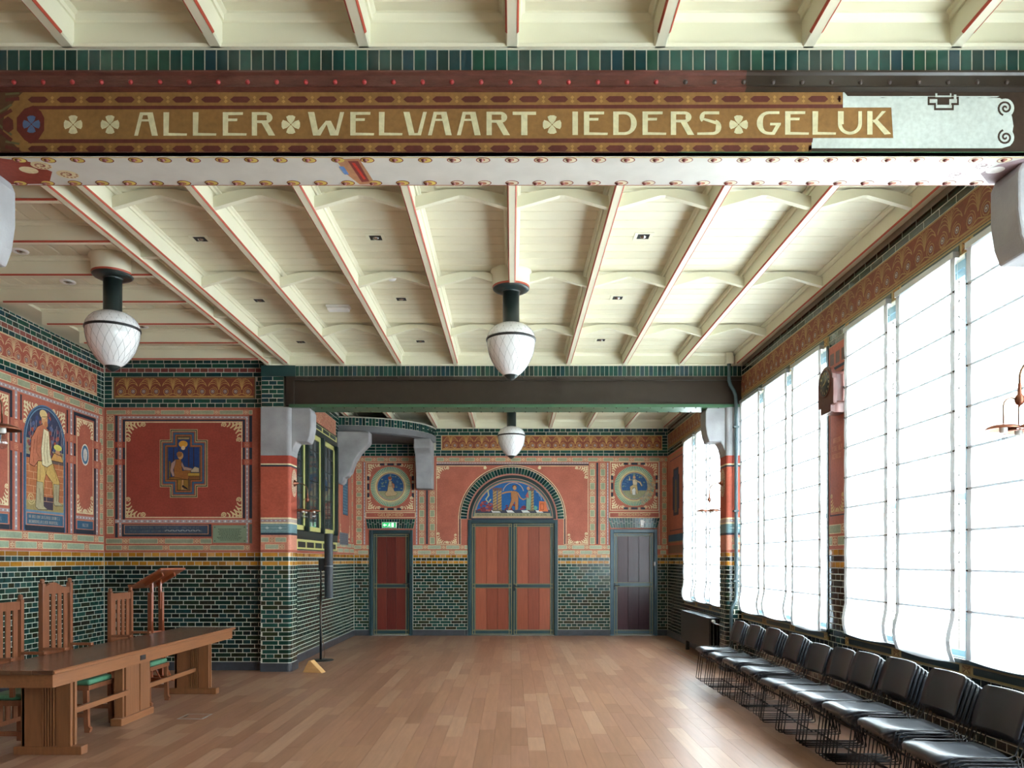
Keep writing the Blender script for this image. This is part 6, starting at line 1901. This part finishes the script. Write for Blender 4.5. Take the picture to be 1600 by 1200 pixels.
# ---- high-backed chairs (local: seat towards +x, back at x=0)
def high_chair(bh, tall):
    t = empty('high_back_chair', (0, 0, 0))
    w_ = .225
    for s_ in (-1, 1):
        m = MB(); m.box(-.022, s_ * w_ - .022, 0, .022, s_ * w_ + .022, bh - .03); m.lathe([(.016, bh - .03), (.024, bh - .022), (.018, bh - .012), (.023, bh - .002), (.015, bh + .012), (0, bh + .016)], 0, s_ * w_, 12)
        m.build('back_post', CHW, t, bevel=.003)
        m = MB(); m.prism([(.40, 0), (.445, 0), (.455, .04), (.435, .06), (.425, .42), (.385, .42), (.395, .06)], 'y', s_ * (w_ - .005) - .02, s_ * (w_ - .005) + .02)
        m.build('leg', CHW, t, fix=True)
        m = MB(); m.box(.02, s_ * w_ - .025, .762, .225, s_ * w_ + .025, .788); m.box(.20, s_ * w_ - .018, .46, .235, s_ * w_ + .018, .765); build_each(m, 'armrest', CHW, t, bevel=.004)
        m = MB(); m.box(.02, s_ * w_ - .012, .14, .40, s_ * w_ + .012, .18); m.build('side_stretcher', CHW, t)
    m = MB()
    if tall:
        n = 10; top = []
        for k in range(n + 1):
            u = -w_ + .022 + (2 * w_ - .044) * k / n; f = abs(k / n - .35)
            top.append((u, bh - .02 - .05 * (1 - math.cos(min(1, f * 2.2) * PI)) / 2))
        m.prism([(w_ - .022, bh - .13), (-w_ + .022, bh - .13)] + top, 'x', -.012, .012)
    else: m.box(-.012, -w_ + .022, bh - .12, .012, w_ - .022, bh - .045)
    m.build('crest_rail', CHW, t, fix=True)
    for k in range(4):
        y = -w_ + .075 + k * (2 * w_ - .15) / 3
        m = MB(); m.box(-.006, y - .030, .745, .006, y + .030, bh - .12); m.build('back_slat', CHW, t)
        m = MB(); m.box(-.006, y - .030, .22, .006, y + .030, .40); m.build('lower_slat', CHW, t)
    m = MB(); m.box(-.014, -w_ + .02, .70, .014, w_ - .02, .745); m.box(-.014, -w_ + .02, .18, .014, w_ - .02, .22); build_each(m, 'cross_rail', CHW, t)
    m = MB(); m.box(-.018, -w_ - .01, .39, .44, w_ + .01, .435); m.build('seat_frame', CHW, t, bevel=.004)
    m = MB(); m.box(.02, -w_ + .015, .435, .43, w_ - .015, .485); m.build('seat_cushion', GSEAT, t, bevel=.018)
    return t
GRP = 'high-backed oak chairs behind the long table'
c1 = high_chair(1.41, True); c1.location = (-4.36, 7.47, 0); tag(c1, 'tall carved-crest oak chair, middle one behind the long table', 'chair', GRP)
c2 = high_chair(1.28, False); kids = tree_of(c2); c2.location = (-4.36, 8.70, 0); tag(c2, 'slatted oak chair with green seat at the far end of the table, before the lectern', 'chair', GRP)
c = copy_tree(c2, kids); c.location = (-4.36, 6.70, 0); tag(c, 'slatted oak chair cut off by the left edge, nearest the camera', 'chair', GRP)

# ---- lectern
lt = empty('lectern', (-4.72, 10.35, 0), math.radians(-22), 'red-brown wooden book lectern with a sloping top, before the green tiles', 'lectern')
tilt = math.radians(25)
m = MB(); m.box(-.30, -.21, -.012, .30, .21, .012); o = m.build('desk_board', LECW, lt, loc=(.03, 0, 1.36), rot=(0, -tilt, 0), bevel=.004)
m = MB(); m.box(-.31, -.21, .0, -.29, .21, .045); m.build('book_ledge', LECW, o)
m = MB()
for yy in (-.1, .1): m.box(-.14, yy - .012, -.06, .2, yy + .012, -.012)
build_each(m, 'bracket', LECW, o)
for s_ in (-1, 1):
    m = MB(); m.box(-.02, s_ * .07 - .014, .95, .02, s_ * .07 + .014, 1.34); m.build('slide', LECW, lt)
    m = MB(); m.box(-.035, s_ * .09 - .016, .06, .035, s_ * .09 + .016, 1.17); m.build('upright', LECW, lt, bevel=.003)
    m = MB(); m.box(-.22, s_ * .09 - .022, 0, .22, s_ * .09 + .022, .06); m.build('foot', LECW, lt, bevel=.006)
    for e in (-1, 1):
        m = MB(); m.tube([(e * .17, s_ * .09, .05), (e * .07, s_ * .09, .2), (e * .03, s_ * .09, .80 if e > 0 else .32)], .012, 6); m.build('brace', LECW, lt)
m = MB(); m.box(-.02, -.09, .62, .02, .09, .66); m.box(-.02, -.09, .18, .02, .09, .22); build_each(m, 'cross_rail', LECW, lt)

# ---- column loudspeaker on a stand
sp_ = empty('speaker_stand', (-3.03, 12.45, 0), 0, 'black round-based microphone-style pole stand beside the left tiled wall', 'stand')
m = MB(); m.lathe([(0, .016), (.17, .014), (.185, .006), (.185, 0), (0, 0)], 0, 0, 32); m.build('base', BLACKM, sp_, fix=True)
m = MB(); m.tube([(-.02, 0, .01), (-.02, 0, 1.1)], .019, 12); m.tube([(-.02, 0, 1.1), (-.02, 0, 1.56)], .014, 12); m.build('pole', BLACKM, sp_)
for z in (1.0,):
    m = MB(); m.lathe([(.0, -.08), (.014, -.08), (.014, -.05), (.006, -.04), (.006, 0)], 0, 0, 10, axis='x', cz=z); m.build('clamp_knob', BLACKM, sp_, fix=True)
sb = empty('column_speaker', (-2.91, 12.40, 1.0), 0, 'slim black column loudspeaker held up on the pole stand', 'speaker')
m = MB(); pts = [(.068 * math.cos(t), .06 * math.sin(t)) for t in [2 * PI * k / 20 for k in range(20)]]
m.prism(pts, 'z', 0, 1.02); m.build('cabinet', mat('speaker_cloth', (36, 42, 50), .5), sb, fix=True)
m = MB(); m.prism([(u * 1.03, v * 1.03) for u, v in pts], 'z', .50, .506); m.build('seam', ALU, sb, fix=True)
m = MB(); m.box(-.16, -.015, .44, -.05, .03, .62); m.build('bracket', BLACKM, sb)
m = MB(); m.tube([(-3.05, 12.43, 1.3), (-3.04, 12.42, .6), (-3.0, 12.43, .25), (-2.98, 12.42, .12), (-3.0, 12.44, .03)], .004, 6)
cbl = m.build('speaker_cable', BRASS, None); tag(cbl, 'thin cable hanging down along the speaker stand', 'cable')

# ---- wooden wedge
m = MB(); m.prism([(0, 0), (.30, 0), (.115, .17), (.09, .17)], 'y', 0, .12)
wg = m.build('door_wedge', PINE, None, loc=(-2.98, 11.12, 0), rot=(0, 0, math.radians(-14)), fix=True, bevel=.003); tag(wg, 'pale wooden wedge lying on the floor by the left pillar', 'wedge')

# ---- floor box and duct outline
fb = empty('floor_socket', (-3.24, 7.98, 0), 0, 'square metal-framed socket cover let into the floor before the table', 'floor socket')
m = MB(); a = .13; b = .112
for (u0, v0, u1, v1) in ((-a, -a, a, -b), (-a, b, a, a), (-a, -b, -b, b), (b, -b, a, b)): m.box(u0, v0, 0, u1, v1, .003)
m.build('frame', ALU, fb)
m = MB(); m.box(-b, -b, 0, b, b, .0015); m.build('lid', FLOORW, fb)
m = MB(); m.box(-b + .01, -.04, .0015, -b + .03, .04, .003); m.build('cable_flap', BLACKM, fb)
m = MB()
for (u0, v0, u1, v1) in ((2.82, 12.0, 2.832, 14.3), (2.98, 12.0, 2.992, 14.3), (2.82, 14.29, 2.99, 14.31), (2.82, 11.99, 2.99, 12.01)): m.box(u0, v0, 0, u1, v1, .002)
fd = m.build('floor_duct_frame', ALU, None); tag(fd, 'thin metal outline of a floor duct before the radiator', 'floor duct')

# ---- exit sign and small devices on the back wall
es = empty('exit_sign', (bx(608.5), F1 - .02, bz(820.5)), 0, 'lit green and white emergency exit sign over the left small door', 'exit sign')
m = MB(); m.box(-.155, -.03, -.062, .155, 0, .062); m.build('housing', WPL, es, bevel=.004)
m = MB(); m.box(-.14, -.033, -.05, .14, -.03, .05); m.build('lit_panel', EXITG, es)
m = MB()
def ep(pts): m.prism(pts, 'y', -.035, -.033)
ep([(-.13, 0), (-.09, .035), (-.09, .012), (-.05, .012), (-.05, -.012), (-.09, -.012), (-.09, -.035)])
ep([(.05, -.042), (.10, -.042), (.10, .042), (.05, .042)])
ep([(-.012, .012), (.012, .022), (.016, .006), (.034, .002), (.034, -.006), (.01, -.004), (.012, -.016), (.028, -.026), (.024, -.044), (.016, -.042), (.016, -.03), (0, -.02), (-.012, -.03), (-.032, -.034), (-.034, -.026), (-.016, -.02), (-.006, -.004)])
m.lathe([(.009, -.034), (.006, -.0355), (0, -.0356)], .012, 0, 10, axis='y', cz=.033)
m.build('pictogram', EXITW, es, fix=True)
m = MB(); m.box(.115, -.036, -.05, .122, -.033, .05); m.build('divider', BLACKM, es)
dv = empty('door_sensor', (bx(1002.7), F1 - .02, bz(818)), 0, 'small white box fixed to the flat arch over the right door', 'sensor')
m = MB(); m.box(-.035, -.03, -.072, .035, 0, .072); m.build('housing', WPL, dv, bevel=.004)
m = MB(); m.box(.037, -.02, .02, .06, 0, .05); m.build('cable_clip', WPL, dv)
m = MB(); m.box(-.02, -.0315, -.06, .02, -.03, -.045); m.build('lens', BLACKM, dv)
kp = empty('door_keypad', (bx(1022.3), F1 - .035, bz(881)), 0, 'small white card reader on the right door frame', 'card reader')
m = MB(); m.box(-.018, -.015, -.045, .018, .014, .045); m.build('housing', WPL, kp, bevel=.004)

# ---- stacked chairs (local: seat towards -x)
def stack_chair():
    t = empty('stacking_chair', (0, 0, 0))
    hw = .225
    # seat shell: rolled front edge
    m = MB(); NX, NY = 12, 8; b = 0
    prof = [(-.245, .405), (-.238, .424), (-.215, .438), (-.17, .445), (-.08, .441), (.0, .434), (.08, .430), (.14, .433), (.175, .440)]
    n = len(prof)
    for th in (0, 1):
        for i, (x, z) in enumerate(prof):
            for j in range(NY + 1):
                v = -1 + 2 * j / NY
                wd = hw - .008 - (.045 if i == 0 else .02 if i == 1 else .0) - (.03 if i == n - 1 else 0)
                dz = -.016 * (abs(v) ** 4) - .010 * (1 - v * v) * (1 if 3 < i < 8 else .3)
                m.v.append((x + .004 * th * (1 if i < 2 else 0), v * wd, z + dz - .009 * th))
    W_ = NY + 1; off = n * W_
    for i in range(n - 1):
        for j in range(NY):
            m.face([i * W_ + j, (i + 1) * W_ + j, (i + 1) * W_ + j + 1, i * W_ + j + 1][::-1], None, True)
            m.face([off + i * W_ + j, off + (i + 1) * W_ + j, off + (i + 1) * W_ + j + 1, off + i * W_ + j + 1], None, True)
    for i in range(n - 1):
        for j in (0, NY): m.face([i * W_ + j, (i + 1) * W_ + j, off + (i + 1) * W_ + j, off + i * W_ + j])
    for j in range(NY):
        for i in (0, n - 1): m.face([i * W_ + j, i * W_ + j + 1, off + i * W_ + j + 1, off + i * W_ + j])
    m.build('seat', PLAST, t, fix=True)
    # back shell
    m = MB(); rows_ = [(.520, .205), (.535, .222), (.60, .228), (.68, .228), (.74, .226), (.765, .215), (.776, .19)]
    n = len(rows_)
    for th in (0, 1):
        for i, (z, wd) in enumerate(rows_):
            for j in range(NY + 1):
                v = -1 + 2 * j / NY
                x = .205 + (z - .52) * .32 + .030 * (1 - v * v) - .0 + .009 * th - .008 * math.sin((z - .52) / .256 * PI)
                m.v.append((x, v * wd, z))
    off = n * W_
    for i in range(n - 1):
        for j in range(NY):
            m.face([i * W_ + j, (i + 1) * W_ + j, (i + 1) * W_ + j + 1, i * W_ + j + 1], None, True)
            m.face([off + i * W_ + j, off + (i + 1) * W_ + j, off + (i + 1) * W_ + j + 1, off + i * W_ + j + 1][::-1], None, True)
        for j in (0, NY): m.face([i * W_ + j, (i + 1) * W_ + j, off + (i + 1) * W_ + j, off + i * W_ + j])
    for j in range(NY):
        for i in (0, n - 1): m.face([i * W_ + j, i * W_ + j + 1, off + i * W_ + j + 1, off + i * W_ + j])
    m.build('backrest', PLAST, t, fix=True)
    for s_ in (-1, 1):
        y = s_ * hw
        m = MB(); m.tube([(.315, s_ * .20, .74), (.285, y, .70), (.215, y, .50), (.195, y, .445), (.16, y, .428), (-.14, y, .432), (-.17, y, .42), (-.18, y, .39), (-.225, y, .03), (-.22, y, .012), (-.20, y, .008), (.27, y, .008), (.29, y, .012), (.29, y, .03), (.20, y, .44)], .0048, 6)
        m.build('side_frame', ROD, t)
    m = MB(); m.tube([(-.19, -hw, .33), (-.19, hw, .33)], .005, 6); m.tube([(.23, -hw, .30), (.23, hw, .30)], .005, 6); m.tube([(.10, -hw, .008), (.10, hw, .008)], .005, 6); build_each(m, 'cross_rod', ROD, t)
    return t
s0 = stack_chair(); kids = tree_of(s0)
stacks = [(2.64, 10.02, 3), (2.64, 9.38, 3), (2.64, 8.72, 4), (2.64, 8.02, 4), (2.66, 7.44, 2), (2.66, 6.92, 3), (2.64, 6.42, 4), (2.64, 5.86, 5), (2.64, 5.24, 5), (2.64, 4.62, 4)]
which = ['stack beside the radiator', 'second stack from the radiator', 'third stack from the radiator', 'fourth stack from the radiator', 'low fifth stack from the radiator', 'sixth stack from the radiator', 'fourth stack from the right edge', 'third stack from the right edge', 'second stack from the right edge', 'stack cut off by the right edge']
lev = {2: ['bottom', 'top'], 3: ['bottom', 'middle', 'top'], 4: ['bottom', 'second-lowest', 'second-highest', 'top'], 5: ['bottom', 'second-lowest', 'middle', 'second-highest', 'top']}
first = True
for (x, y, n), wh in zip(stacks, which):
    for k in range(n):
        c = s0 if first else copy_tree(s0, kids)
        first = False
        c.location = (x + .026 * (n - 1 - k), y, .0185 * k)
        c.rotation_euler = (0, 0, math.radians(R.uniform(-1.2, 1.2)) if k == 0 else c0)
        if k == 0: c0 = c.rotation_euler[2]
        tag(c, '%s charcoal wire-legged chair of the %s' % (lev[n][k], wh), 'chair', 'charcoal stacking chairs along the window wall')
